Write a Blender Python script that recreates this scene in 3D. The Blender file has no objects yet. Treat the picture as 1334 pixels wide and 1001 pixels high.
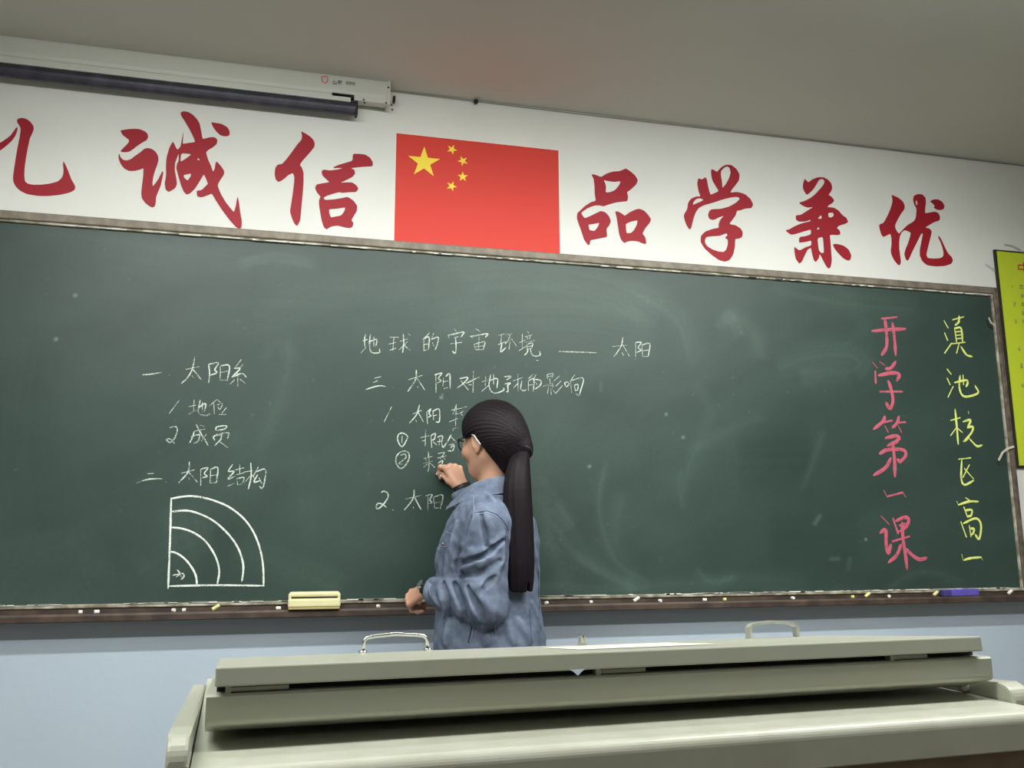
import bpy, bmesh, math, random
import numpy as np
from mathutils import Vector, Matrix
from mathutils.bvhtree import BVHTree

random.seed(7)
scn = bpy.context.scene
COL = scn.collection

# ------------------------------------------------------------------ camera
FPX, YAW, PITCH, ROLL = 1158.2, 0.244879, 0.18014, -0.00373
CAM = np.array([0.0, -2.96156, 1.16534])
_f = np.array([math.sin(YAW)*math.cos(PITCH), math.cos(YAW)*math.cos(PITCH), math.sin(PITCH)])
_r = np.cross(_f, [0, 0, 1]); _r /= np.linalg.norm(_r); _u = np.cross(_r, _f)
_c, _s = math.cos(ROLL), math.sin(ROLL)
CR, CU, CF = _c*_r+_s*_u, -_s*_r+_c*_u, _f
cd = bpy.data.cameras.new('camera'); cam = bpy.data.objects.new('camera', cd); COL.objects.link(cam)
cd.sensor_fit = 'HORIZONTAL'; cd.sensor_width = 36.0; cd.lens = 36.0*FPX/1334.0; cd.clip_start = 0.02
cam.matrix_world = Matrix(((CR[0], CU[0], -CF[0], CAM[0]), (CR[1], CU[1], -CF[1], CAM[1]),
                           (CR[2], CU[2], -CF[2], CAM[2]), (0, 0, 0, 1)))
scn.camera = cam

# ------------------------------------------------------------------ exposure, world, lamps
scn.view_settings.view_transform = 'Standard'
scn.view_settings.look = 'None'
scn.view_settings.gamma = 1.0
scn.view_settings.use_curve_mapping = False
scn.view_settings.exposure = 0.0
w = bpy.data.worlds.new('world'); scn.world = w; w.use_nodes = True
w.node_tree.nodes['Background'].inputs[0].default_value = (0.75, 0.85, 1.0, 1)
w.node_tree.nodes['Background'].inputs[1].default_value = 0.3

def area(name, loc, rot, sx, sy, power, col):
    l = bpy.data.lights.new(name, 'AREA'); l.shape = 'RECTANGLE'; l.size = sx; l.size_y = sy
    l.energy = power; l.color = col
    o = bpy.data.objects.new(name, l); COL.objects.link(o); o.location = loc; o.rotation_euler = rot
    return o
TUBE = (0.985, 1.0, 0.965)
# blackboard tube: hooded, aimed down and toward the board
bt = area('board_tube_light', (0.80, -1.28, 2.66), (math.radians(34), 0, 0), 3.4, 0.06, 38, TUBE)
bt.data.spread = math.radians(134)   # the hood keeps it off the classroom
# classroom tubes, hanging a little under the ceiling: light goes down and up
for lx, ly, pw in ((-0.9, -2.0, 33), (1.7, -2.0, 33), (-1.2, -5.2, 7), (1.7, -5.2, 7)):
    area('ceiling_tube_light', (lx, ly, 2.50), (0, 0, 0), 1.25, 0.08, pw, TUBE)
    area('ceiling_tube_uplight', (lx, ly, 2.52), (math.pi, 0, 0), 1.25, 0.08, pw*0.60, TUBE)

# ------------------------------------------------------------------ helpers
def at(px, py, Y):
    v = CF + CR*(px-667.0)/FPX - CU*(py-500.5)/FPX
    return CAM + v*((Y-CAM[1])/v[1])

def atz(px, py, z):
    v = CF + CR*(px-667.0)/FPX - CU*(py-500.5)/FPX
    return CAM + v*((z-CAM[2])/v[2])

def obj(name, me, mat=None, parent=None, smooth=False):
    if isinstance(me, bmesh.types.BMesh):
        bm = me; me = bpy.data.meshes.new(name); bmesh.ops.recalc_face_normals(bm, faces=bm.faces[:]); bm.to_mesh(me); bm.free()
    o = bpy.data.objects.new(name, me); COL.objects.link(o)
    if mat is not None:
        for m in (mat if isinstance(mat, (list, tuple)) else [mat]): me.materials.append(m)
    if smooth: me.polygons.foreach_set('use_smooth', [True]*len(me.polygons)); me.update()
    if parent is not None:
        o.parent = parent
        if any(parent.location) or any(parent.rotation_euler):
            o.matrix_parent_inverse = parent_inv(parent)
    return o

def parent_inv(p):
    m = Matrix.LocRotScale(p.location, p.rotation_euler, None)
    q = p.parent
    while q is not None:
        m = Matrix.LocRotScale(q.location, q.rotation_euler, None) @ m; q = q.parent
    return m.inverted()

def tag(o, label=None, cat=None, group=None, kind=None):
    if label: o['label'] = label
    if cat: o['category'] = cat
    if group: o['group'] = group
    if kind: o['kind'] = kind
    return o

def thing(name, label, cat, loc=(0, 0, 0), group=None):
    o = bpy.data.objects.new(name, None); COL.objects.link(o); o.location = loc; o.empty_display_size = 0.05
    return tag(o, label, cat, group)

def pydata(name, V, Fc):
    me = bpy.data.meshes.new(name); me.from_pydata([tuple(map(float, v)) for v in V], [], [tuple(f) for f in Fc]); me.update()
    return me

def box(bm, x0, x1, y0, y1, z0, z1, M=None, bevel=0.0, seg=2):
    r = bmesh.ops.create_cube(bm, size=1.0)
    vs = r['verts']
    for v in vs:
        v.co = Vector(((x0+x1)/2+v.co.x*(x1-x0), (y0+y1)/2+v.co.y*(y1-y0), (z0+z1)/2+v.co.z*(z1-z0)))
    if bevel > 0:
        es = list({e for v in vs for e in v.link_edges})
        rr = bmesh.ops.bevel(bm, geom=es, offset=bevel, segments=seg, profile=0.5, affect='EDGES')
        vs = list({v for f in rr['faces'] for v in f.verts} | {v for v in vs if v.is_valid})
    if M is not None:
        for v in vs: v.co = M @ v.co
    return vs

def tube(bm, pts, r, n=8, cap=True):
    P = [Vector(p) for p in pts]; R = r if isinstance(r, (list, tuple)) else [r]*len(P)
    rings = []; up = None
    for i, p in enumerate(P):
        d = (P[min(i+1, len(P)-1)]-P[max(i-1, 0)]).normalized()
        if up is None: up = Vector((0, 0, 1)) if abs(d.z) < 0.9 else Vector((1, 0, 0))
        a = d.cross(up).normalized(); b = a.cross(d).normalized(); up = b
        rings.append([bm.verts.new(p+(a*math.cos(2*math.pi*k/n)+b*math.sin(2*math.pi*k/n))*R[i]) for k in range(n)])
    for A, B in zip(rings, rings[1:]):
        for k in range(n): bm.faces.new((A[k], A[(k+1) % n], B[(k+1) % n], B[k]))
    if cap: bm.faces.new(rings[0][::-1]); bm.faces.new(rings[-1])

def extrude_profile(bm, prof, x0, x1, M=None, seg=1, smooth=False):
    """prof: list of (y,z), swept along x from x0 to x1, capped."""
    A = [bm.verts.new((x0, y, z)) for y, z in prof]; B = [bm.verts.new((x1, y, z)) for y, z in prof]
    n = len(prof)
    for k in range(n): bm.faces.new((A[k], A[(k+1) % n], B[(k+1) % n], B[k]))
    bm.faces.new(A[::-1]); bm.faces.new(B)
    if M is not None:
        for v in A+B: v.co = M @ v.co

# ------------------------------------------------------------------ materials
def mat(name, col, rough=0.6, metal=0.0, spec=0.5, noise=None, bump=None, coat=0.0):
    """noise=(scale, amount, colour2[, detail]); bump=(scale, strength, distance)"""
    m = bpy.data.materials.new(name); m.use_nodes = True; nt = m.node_tree; b = nt.nodes['Principled BSDF']
    b.inputs['Base Color'].default_value = (*col, 1); b.inputs['Roughness'].default_value = rough
    b.inputs['Metallic'].default_value = metal; b.inputs['Specular IOR Level'].default_value = spec
    b.inputs['Coat Weight'].default_value = coat
    tc = nt.nodes.new('ShaderNodeTexCoord')
    if noise:
        n = nt.nodes.new('ShaderNodeTexNoise'); n.inputs['Scale'].default_value = noise[0]
        n.inputs['Detail'].default_value = noise[3] if len(noise) > 3 else 5
        nt.links.new(tc.outputs['Object'], n.inputs['Vector'])
        r = nt.nodes.new('ShaderNodeMapRange'); r.inputs[1].default_value = 0.4; r.inputs[2].default_value = 0.72; r.inputs[4].default_value = noise[1]
        nt.links.new(n.outputs['Fac'], r.inputs[0])
        x = nt.nodes.new('ShaderNodeMix'); x.data_type = 'RGBA'; x.inputs[6].default_value = (*col, 1); x.inputs[7].default_value = (*noise[2], 1)
        nt.links.new(r.outputs[0], x.inputs[0]); nt.links.new(x.outputs[2], b.inputs['Base Color'])
    if bump:
        n2 = nt.nodes.new('ShaderNodeTexNoise'); n2.inputs['Scale'].default_value = bump[0]; n2.inputs['Detail'].default_value = 4
        nt.links.new(tc.outputs['Object'], n2.inputs['Vector'])
        bp = nt.nodes.new('ShaderNodeBump'); bp.inputs['Strength'].default_value = bump[1]; bp.inputs['Distance'].default_value = bump[2]
        nt.links.new(n2.outputs['Fac'], bp.inputs['Height']); nt.links.new(bp.outputs[0], b.inputs['Normal'])
    return m

def lin(r, g, b):
    f = lambda c: (c/255/12.92) if c/255 <= 0.04045 else ((c/255+0.055)/1.055)**2.4
    return (f(r), f(g), f(b))

M_white = mat('wall white paint', lin(228, 229, 224), 0.85, noise=(3.0, 0.35, lin(216, 216, 209)), bump=(60, 0.15, 0.002))
M_blue = mat('wall blue paint', lin(180, 194, 208), 0.7, noise=(2.5, 0.4, lin(168, 182, 198)), bump=(40, 0.2, 0.003))
M_ceil = mat('ceiling paint', lin(204, 204, 196), 0.9, noise=(1.3, 0.5, lin(194, 194, 184)), bump=(30, 0.3, 0.004))
M_floor = mat('floor terrazzo', lin(140, 136, 128), 0.5, noise=(60, 0.8, lin(105, 102, 98)))
M_sidewall = mat('side wall paint', lin(214, 214, 206), 0.85, noise=(2.0, 0.3, lin(200, 200, 190)))
M_steel = mat('desk enamel', lin(174, 176, 162), 0.33, spec=0.5, noise=(7, 0.35, lin(172, 172, 152)), bump=(220, 0.04, 0.0006))
M_steel_worn = mat('desk worktop enamel', lin(190, 192, 178), 0.28, spec=0.5, noise=(16, 0.5, lin(170, 170, 150), 8), bump=(220, 0.04, 0.0006))
M_dark = mat('dark interior', lin(22, 24, 26), 0.7)
M_frame = mat('board frame metal', lin(112, 104, 92), 0.55, metal=0.15, noise=(30, 0.7, lin(150, 142, 126), 8), bump=(60, 0.3, 0.002))
M_frame_wood = mat('board frame brown', lin(78, 66, 58), 0.6, noise=(25, 0.8, lin(128, 116, 104), 8), bump=(60, 0.3, 0.002))
M_tray = mat('tray brown', lin(56, 44, 39), 0.6, noise=(18, 0.8, lin(90, 74, 60), 8), bump=(60, 0.4, 0.002))
M_lip = mat('chalky lip', lin(120, 114, 98), 0.8, noise=(22, 1.0, lin(205, 200, 182), 10))
M_red = mat('red adhesive', lin(158, 20, 38), 0.55, spec=0.35)
M_flag = mat('flag red', lin(212, 58, 46), 0.6, spec=0.4)
M_star = mat('flag yellow', lin(250, 222, 60), 0.5)
M_chalk_bit = mat('chalk stick', lin(235, 232, 222), 0.9)
M_chalk_bit_y = mat('chalk stick yellow', lin(222, 218, 150), 0.9)
M_cream = mat('cream plastic', lin(226, 220, 172), 0.45, noise=(20, 0.4, lin(205, 198, 152)))
M_black = mat('black rubber', lin(24, 24, 26), 0.55)
M_chrome = mat('chrome', (0.75, 0.76, 0.74), 0.16, metal=1.0)
M_darkbar = mat('dark screen bar', lin(58, 58, 70), 0.35, metal=0.3, noise=(25, 0.6, lin(88, 88, 100), 8))
M_housing = mat('screen housing enamel', lin(206, 208, 200), 0.4, noise=(6, 0.3, lin(190, 192, 184)))
M_screw = mat('dark screw', lin(60, 58, 56), 0.4, metal=0.6)
M_logo = mat('logo pink red', lin(206, 96, 106), 0.5)
M_ink = mat('dark ink', lin(50, 52, 60), 0.6)
M_poster = mat('poster yellow green', lin(196, 212, 46), 0.6, noise=(5, 0.3, lin(186, 204, 60)))
M_posterframe = mat('poster dark edge', lin(40, 36, 34), 0.5)
M_poster_red = mat('poster red ink', lin(190, 40, 50), 0.6)
M_poster_ink = mat('poster grey ink', lin(96, 112, 100), 0.7)
M_tape = mat('old tape', lin(200, 194, 176), 0.4, spec=0.6)
M_purple = mat('purple felt', lin(92, 82, 178), 0.8, noise=(60, 0.6, lin(70, 60, 140)))
M_paper = mat('white paper', lin(240, 240, 224), 0.7)
M_hinge = mat('hinge steel', lin(160, 162, 146), 0.4, metal=0.3)
M_satin = mat('satin steel', lin(205, 206, 196), 0.35, metal=0.55)
M_brown = mat('brown cabinet board', lin(120, 100, 78), 0.6, noise=(12, 0.6, lin(96, 78, 60)))
M_scrap = mat('plastic scrap', lin(200, 210, 226), 0.3)

def chalk_mat(name, col, cover, scale=260):
    m = bpy.data.materials.new(name); m.use_nodes = True; nt = m.node_tree; b = nt.nodes['Principled BSDF']
    b.inputs['Base Color'].default_value = (*col, 1); b.inputs['Roughness'].default_value = 0.95; b.inputs['Specular IOR Level'].default_value = 0.1
    tc = nt.nodes.new('ShaderNodeTexCoord'); n = nt.nodes.new('ShaderNodeTexNoise'); n.inputs['Scale'].default_value = scale; n.inputs['Detail'].default_value = 3
    nt.links.new(tc.outputs['Object'], n.inputs['Vector'])
    n3 = nt.nodes.new('ShaderNodeTexNoise'); n3.inputs['Scale'].default_value = 28; nt.links.new(tc.outputs['Object'], n3.inputs['Vector'])
    ad = nt.nodes.new('ShaderNodeMath'); ad.operation = 'MULTIPLY_ADD'; ad.inputs[1].default_value = 0.7
    nt.links.new(n3.outputs['Fac'], ad.inputs[0]); nt.links.new(n.outputs['Fac'], ad.inputs[2])
    r = nt.nodes.new('ShaderNodeMapRange'); r.inputs[1].default_value = 1.0-cover; r.inputs[2].default_value = 1.25-cover
    r.inputs[3].default_value = 0.12; r.inputs[4].default_value = 1.0
    nt.links.new(ad.outputs[0], r.inputs[0]); nt.links.new(r.outputs[0], b.inputs['Alpha'])
    return m
M_cw = chalk_mat('white chalk', lin(206, 216, 206), 0.32)
M_cd = chalk_mat('white chalk heavy', lin(230, 236, 228), 0.42)
M_cp = chalk_mat('pink chalk', lin(198, 98, 118), 0.46)
M_cy = chalk_mat('yellow chalk', lin(226, 236, 130), 0.48)
# ------------------------------------------------------------------ room shell
ZC = 2.7725; XL, XR, YB = -3.4, 4.9, -7.2; ZD = 0.952
def struct(name, V, Fc, m, mi=None):
    me = pydata(name, V, Fc); o = obj(name, me, m); o['kind'] = 'structure'
    if mi: me.polygons.foreach_set('material_index', mi)
    return o
bm = bmesh.new(); box(bm, XL-0.2, XR+0.2, 0.0, 0.2, ZD, ZC+0.2); fb = bmesh.new()
vs = box(bm, XL-0.2, XR+0.2, 0.0, 0.2, -0.1, ZD)
for f in bm.faces: f.material_index = 1 if f.calc_center_median().z < ZD-1e-4 else 0
wf = obj('wall_front', bm, [M_white, M_blue]); wf['kind'] = 'structure'; fb.free()
for f in wf.data.polygons: f.material_index = 1 if f.center.z < ZD-1e-4 else 0
def slab(name, b, m):
    bm = bmesh.new(); box(bm, *b); o = obj(name, bm, m); o['kind'] = 'structure'; return o
slab('floor', (XL-0.2, XR+0.2, YB-0.2, 0.0, -0.1, 0.0), M_floor)
slab('ceiling', (XL-0.2, XR+0.2, YB-0.2, 0.0, ZC, ZC+0.1), M_ceil)
slab('wall_left', (XL-0.2, XL, YB, 0.0, 0.0, ZC), M_sidewall)
slab('wall_right', (XR, XR+0.2, YB, 0.0, 0.0, ZC), M_sidewall)
slab('wall_back', (XL, XR, YB-0.2, YB, 0.0, ZC), M_sidewall)
bm = bmesh.new(); box(bm, XL, XR, -0.015, 0.0, 0.0, 0.12, bevel=0.003); o = obj('baseboard_front', bm, M_tray); o['kind'] = 'structure'

# ------------------------------------------------------------------ blackboard
ZB, ZT = 0.95, 2.20; BX0, BX1 = -1.26, 2.783
YS = -0.022            # writing surface
board = thing('blackboard', 'long dark green chalkboard covered in chalk writing on the front wall', 'blackboard', (BX0, 0, ZB))
# surface mesh with a chalk-dust attribute
sx0, sx1, sz0, sz1 = BX0+0.02, BX1-0.022, 0.998, 2.172
NX, NZ = 720, 220
gx = np.linspace(sx0, sx1, NX); gz = np.linspace(sz0, sz1, NZ); GX, GZ = np.meshgrid(gx, gz, indexing='xy')
rng = np.random.default_rng(3)
def vnoise(X, Z, sx, sz, seed, oct=4):
    r = np.random.default_rng(seed); out = 0; amp = 1; tot = 0
    for o_ in range(oct):
        g = r.random((64, 64)); u = X*sx*2**o_ + 7.3*o_; v = Z*sz*2**o_ + 3.1*o_
        i = np.floor(u).astype(int); j = np.floor(v).astype(int); a = u-i; b = v-j
        a = a*a*(3-2*a); b = b*b*(3-2*b)
        out = out + amp*((g[i % 64, j % 64]*(1-a)+g[(i+1) % 64, j % 64]*a)*(1-b)+(g[i % 64, (j+1) % 64]*(1-a)+g[(i+1) % 64, (j+1) % 64]*a)*b)
        tot += amp; amp *= 0.55
    return out/tot
wx = GX+0.25*vnoise(GX, GZ, 1.3, 1.3, 11); wz = GZ+0.3*vnoise(GX, GZ, 1.1, 1.1, 12)
dust = 0.04+0.36*vnoise(wx, wz, 0.9, 1.8, 1)+0.34*vnoise(wx+wz*.6, wz-wx*.5, 2.2, 9.0, 2)*vnoise(GX, GZ, 1.0, 1.5, 5)
def catmull(P, n=4):
    if len(P) < 3: return P
    Q = [2*P[0]-P[1]]+P+[2*P[-1]-P[-2]]; out = []
    for i in range(1, len(Q)-2):
        p0, p1, p2, p3 = Q[i-1:i+3]
        for k in range(n):
            t = k/n; out.append(0.5*((2*p1)+(p2-p0)*t+(2*p0-5*p1+4*p2-p3)*t*t+(3*p1-p0-3*p2+p3)*t**3))
    return out+[P[-1]]
def smear(pts, width, amt, streak=0.6, seed=0):
    """soft eraser swipe along a pixel polyline traced on the board"""
    global dust
    P = [at(x, y, YS) for x, y in pts]; P = catmull(P, 4); best = np.full(GX.shape, 1e9); S = np.zeros(GX.shape); acc = 0; D = np.zeros(GX.shape)
    for A, B in zip(P, P[1:]):
        ax, az, bx, bz = A[0], A[2], B[0], B[2]; dx, dz = bx-ax, bz-az; L = math.hypot(dx, dz)+1e-9
        t = np.clip(((GX-ax)*dx+(GZ-az)*dz)/L/L, 0, 1); d = np.hypot(GX-ax-t*dx, GZ-az-t*dz)
        sd = ((GX-ax)*dz-(GZ-az)*dx)/L
        m = d < best; best = np.where(m, d, best); S = np.where(m, acc+t*L, S); D = np.where(m, sd, D); acc += L
    wv = width/380.0
    n = vnoise(S+seed, D*1.0+seed, 2.0, 70.0, 20+seed, 3)
    fall = np.exp(-(best/wv)**2*1.2)*(0.75+0.5*vnoise(GX, GZ, 9, 9, 60+seed, 2))
    dust = dust+1.3*amt*fall*((1-streak)+streak*2*(n-0.25))*np.clip(np.minimum(S, acc-S)/(0.1*acc+1e-6), 0, 1)**0.5
SM = [([(560,350),(660,345),(780,360),(880,410),(905,480)],18,.20),([(600,375),(700,370),(800,395),(850,430)],22,.16),
 ([(310,345),(360,335),(410,345)],8,.22),([(0,300),(120,312),(260,330),(420,340)],16,.14),([(120,330),(240,345),(330,350)],26,.10),
 ([(560,420),(640,400),(760,400),(860,420)],50,.12),([(330,380),(450,390),(560,380)],40,.12),
 ([(940,420),(965,415),(985,440),(990,470)],14,.20),([(1010,478),(1050,462),(1100,458),(1125,472),(1112,490)],20,.22),([(782,497),(783,512)],2,.5),([(1040,492),(1080,488),(1110,488)],16,.18),([(935,430),(950,410),(965,440)],10,.2),([(720,680),(760,730),(850,775)],5,.25),([(790,600),(780,660),(800,730),(850,765)],6,.2),
 ([(905,500),(925,540),(900,600),(885,660)],10,.10),([(895,590),(950,560),(1000,540)],7,.14),([(888,610),(885,640),(892,665)],4,.16),
 ([(1075,560),(1060,600),(1045,640)],7,.12),([(1070,670),(1060,685)],4,.4),([(700,620),(730,660),(760,720),(830,770)],9,.12),
 ([(705,640),(720,720),(745,770)],16,.16),([(700,700),(760,735),(830,768)],10,.20),([(720,660),(745,690)],12,.16),([(810,640),(800,700),(830,760)],12,.12),
 ([(700,765),(800,770),(900,760),(980,755),(1060,762)],12,.16),([(905,740),(930,760),(960,750)],8,.18),([(1080,728),(1095,728)],4,.4),([(1108,725),(1105,745)],4,.3),
 ([(170,740),(200,720),(240,700),(280,690)],26,.14),([(225,660),(240,720),(250,740)],20,.12),([(300,720),(350,725),(400,745),(450,770)],20,.12),
 ([(380,430),(370,500),(350,560),(330,600)],9,.12),([(340,470),(360,450),(390,470)],8,.10),([(300,560),(320,600)],9,.10),
 ([(395,590),(400,660),(410,720)],16,.06),([(260,560),(200,600),(120,640)],30,-.06),([(1150,770),(1200,745),(1260,760)],10,.12),
 ([(1000,370),(1100,390),(1200,400)],24,.12),([(1090,370),(1110,400),(1130,440)],16,.10),([(960,600),(1060,600)],60,-.08),([(1000,700),(1120,700)],50,-.06),
 ([(60,420),(40,560),(50,700)],40,-.08),([(90,690),(120,720),(110,750)],18,.06),([(760,520),(820,560),(830,640)],40,-.05),([(740,520),(700,600),(690,700)],30,.05),
 ([(440,660),(500,700),(560,740)],40,.04),([(640,400),(560,430),(460,440)],30,.06)]
for i, (p, wd, a) in enumerate(SM): smear(p, wd, a, seed=i)
# tiny specks of chalk
for i in range(150):
    px, pz = rng.uniform(-.8, 2.75), rng.uniform(1.0, 2.16)
    dust += np.exp(-((GX-px)**2+(GZ-pz)**2)/0.0035**2)*rng.uniform(.1, .5)
for (x, y) in [(73,442),(768,608),(890,570),(98,385),(868,540),(575,518),(1128,703)]:
    q = at(x, y, YS); dust += np.exp(-((GX-q[0])**2+(GZ-q[2])**2)/0.005**2)*2.0
dust = np.clip(dust, 0, 1.6)
V = np.stack([GX.ravel(), np.full(GX.size, YS), GZ.ravel()], 1)
idx = np.arange(NX*NZ).reshape(NZ, NX)
Q = np.stack([idx[:-1, :-1], idx[:-1, 1:], idx[1:, 1:], idx[1:, :-1]], -1).reshape(-1, 4)
def np_mesh(name, V, Q):
    me = bpy.data.meshes.new(name); me.vertices.add(len(V)); me.vertices.foreach_set('co', np.asarray(V, np.float32).ravel())
    me.loops.add(Q.size); me.loops.foreach_set('vertex_index', Q.ravel().astype(np.int32))
    me.polygons.add(len(Q)); me.polygons.foreach_set('loop_start', (np.arange(len(Q))*Q.shape[1]).astype(np.int32))
    try: me.polygons.foreach_set('loop_total', np.full(len(Q), Q.shape[1], np.int32))
    except Exception: pass
    me.update(calc_edges=True); me.validate(); return me
me = np_mesh('writing_surface', V, Q)
at_ = me.attributes.new('dust', 'FLOAT', 'POINT'); at_.data.foreach_set('value', dust.ravel().astype(np.float32))
mb = bpy.data.materials.new('chalkboard green'); mb.use_nodes = True; nt = mb.node_tree; b = nt.nodes['Principled BSDF']
a_ = nt.nodes.new('ShaderNodeAttribute'); a_.attribute_name = 'dust'
tc = nt.nodes.new('ShaderNodeTexCoord'); n = nt.nodes.new('ShaderNodeTexNoise'); n.inputs['Scale'].default_value = 90; n.inputs['Detail'].default_value = 6
nt.links.new(tc.outputs['Object'], n.inputs['Vector'])
mm = nt.nodes.new('ShaderNodeMath'); mm.operation = 'MULTIPLY_ADD'; mm.inputs[1].default_value = 0.5; mm.inputs[2].default_value = 0.75
nt.links.new(n.outputs['Fac'], mm.inputs[0])
m2 = nt.nodes.new('ShaderNodeMath'); m2.operation = 'MULTIPLY'; nt.links.new(a_.outputs['Fac'], m2.inputs[0]); nt.links.new(mm.outputs[0], m2.inputs[1])
m3 = nt.nodes.new('ShaderNodeMath'); m3.operation = 'MULTIPLY'; m3.inputs[1].default_value = 0.29; m3.use_clamp = True; nt.links.new(m2.outputs[0], m3.inputs[0])
x = nt.nodes.new('ShaderNodeMix'); x.data_type = 'RGBA'; x.inputs[6].default_value = (*lin(24, 45, 40), 1); x.inputs[7].default_value = (*lin(142, 168, 156), 1)
nt.links.new(m3.outputs[0], x.inputs[0]); nt.links.new(x.outputs[2], b.inputs['Base Color'])
b.inputs['Roughness'].default_value = 0.46; b.inputs['Specular IOR Level'].default_value = 0.4
n2 = nt.nodes.new('ShaderNodeTexNoise'); n2.inputs['Scale'].default_value = 5; nt.links.new(tc.outputs['Object'], n2.inputs['Vector'])
bp = nt.nodes.new('ShaderNodeBump'); bp.inputs['Strength'].default_value = 0.25; bp.inputs['Distance'].default_value = 0.01
nt.links.new(n2.outputs['Fac'], bp.inputs['Height']); nt.links.new(bp.outputs[0], b.inputs['Normal'])
so = obj('writing_surface', me, mb, board)
bm = bmesh.new(); box(bm, BX0+0.005, BX1-0.005, -0.02, -0.001, ZB+0.01, ZT-0.005); obj('backing_panel', bm, M_frame_wood, board)
# frame members
bm = bmesh.new(); box(bm, BX0, BX1, -0.036, -0.001, 2.172, ZT, bevel=0.004); obj('top_rail', bm, M_frame, board)
bm = bmesh.new(); box(bm, BX0+0.02, BX1-0.02, -0.030, -0.018, 2.164, 2.1725, bevel=0.002); obj('inner_bead', bm, M_lip, board)
for xa, xb, nm in ((BX0, BX0+0.022, 'side_rail'), (BX1-0.022, BX1, 'side_rail')):
    bm = bmesh.new(); box(bm, xa, xb, -0.037, -0.001, ZB+0.012, ZT-0.001, bevel=0.005); obj(nm, bm, M_frame_wood, board)
bm = bmesh.new(); box(bm, BX1-0.029, BX1-0.0205, -0.030, -0.018, 1.0, 2.165, bevel=0.002); obj('inner_bead', bm, M_lip, board)
# bottom: chalky lip, recess, ledge
bm = bmesh.new(); box(bm, BX0+0.02, BX1-0.02, -0.034, -0.018, 0.988, 0.9995, bevel=0.003)
obj('bottom_rail', bm, M_lip, board)
bm = bmesh.new(); box(bm, BX0+0.02, BX1-0.02, -0.030, -0.002, 0.966, 0.990); obj('tray_back', bm, M_tray, board)
bm = bmesh.new()
extrude_profile(bm, [(-0.001, 0.95), (-0.064, 0.95), (-0.068, 0.953), (-0.068, 0.968), (-0.064, 0.974), (-0.058, 0.974), (-0.054, 0.968), (-0.001, 0.968)], BX0, BX1+0.004)
obj('chalk_tray', bm, M_tray, board)
# ragged crust of chalk dust along the lip and the bead
for nm, zz, yy, cnt in (('dust_crust', 1.0, -0.035, 110), ('dust_crust', 2.166, -0.031, 70)):
    bm = bmesh.new()
    for i in range(cnt):
        cx_ = rng.uniform(-0.95, BX1-0.05); L = rng.uniform(.01, .07); h_ = rng.uniform(.0008, .0022)
        box(bm, cx_, cx_+L, yy-0.001, yy+0.004, zz-h_, zz+h_*0.7)
    o = obj(nm, bm, M_chalk_bit, board); o['kind'] = 'stuff'

# ------------------------------------------------------------------ chalk writing
def ribbon(V, Fc, P, wd, y):
    """a lens-section chalk stroke lying on the plane Y=y; P = (x,z) points"""
    n = len(P); b0 = len(V); rr = random.Random(int(abs(P[0][0]*9999)))
    for i, p in enumerate(P):
        d = P[min(i+1, n-1)]-P[max(i-1, 0)]; d = d/(np.hypot(*d)+1e-9); nn = np.array([-d[1], d[0]])
        k = (0.55 if i in (0, n-1) else 1.0)*rr.uniform(.85, 1.12)*wd/2
        a = p+nn*k; c = p-nn*k; e = d*wd*0.35*(-1 if i == 0 else 1 if i == n-1 else 0)
        V += [(a[0], y, a[1]), (p[0]+e[0], y-0.0007, p[1]+e[1]), (c[0], y, c[1])]
    for i in range(n-1):
        q = b0+3*i
        Fc += [(q, q+1, q+4, q+3), (q+1, q+2, q+5, q+4)]
def glyph(name, spec, o, s, wd, m, parent, y=YS-0.0006, label=None, smooth=4):
    V, Fc = [], []
    for st in spec.split(';'):
        st = st.strip()
        if not st: continue
        w2 = wd
        if st[0] == 't': w2 = wd*0.45; st = st[1:]
        pts = [tuple(map(float, q.split(','))) for q in st.split()]
        if len(pts) == 1: pts = [pts[0], (pts[0][0]+s*0.8, pts[0][1]+s*0.5)]
        P = [at(o[0]+px/s, o[1]+py/s, y)[[0, 2]] for px, py in pts]
        ribbon(V, Fc, catmull(P, smooth) if smooth else P, w2, y)
    ob = obj(name, pydata(name, V, Fc), m, parent)
    if label: ob['label'] = label
    return ob
R1, R2, R3, R4 = ((460, 420), 6.67), ((640, 420), 6.064), ((470, 475), 8.893), ((610, 475), 7.02)
R5, R6, R7, R8 = ((490, 520), 10.01), ((480, 635), 10.26), ((180, 460), 7.413), ((170, 595), 5.41)
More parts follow.
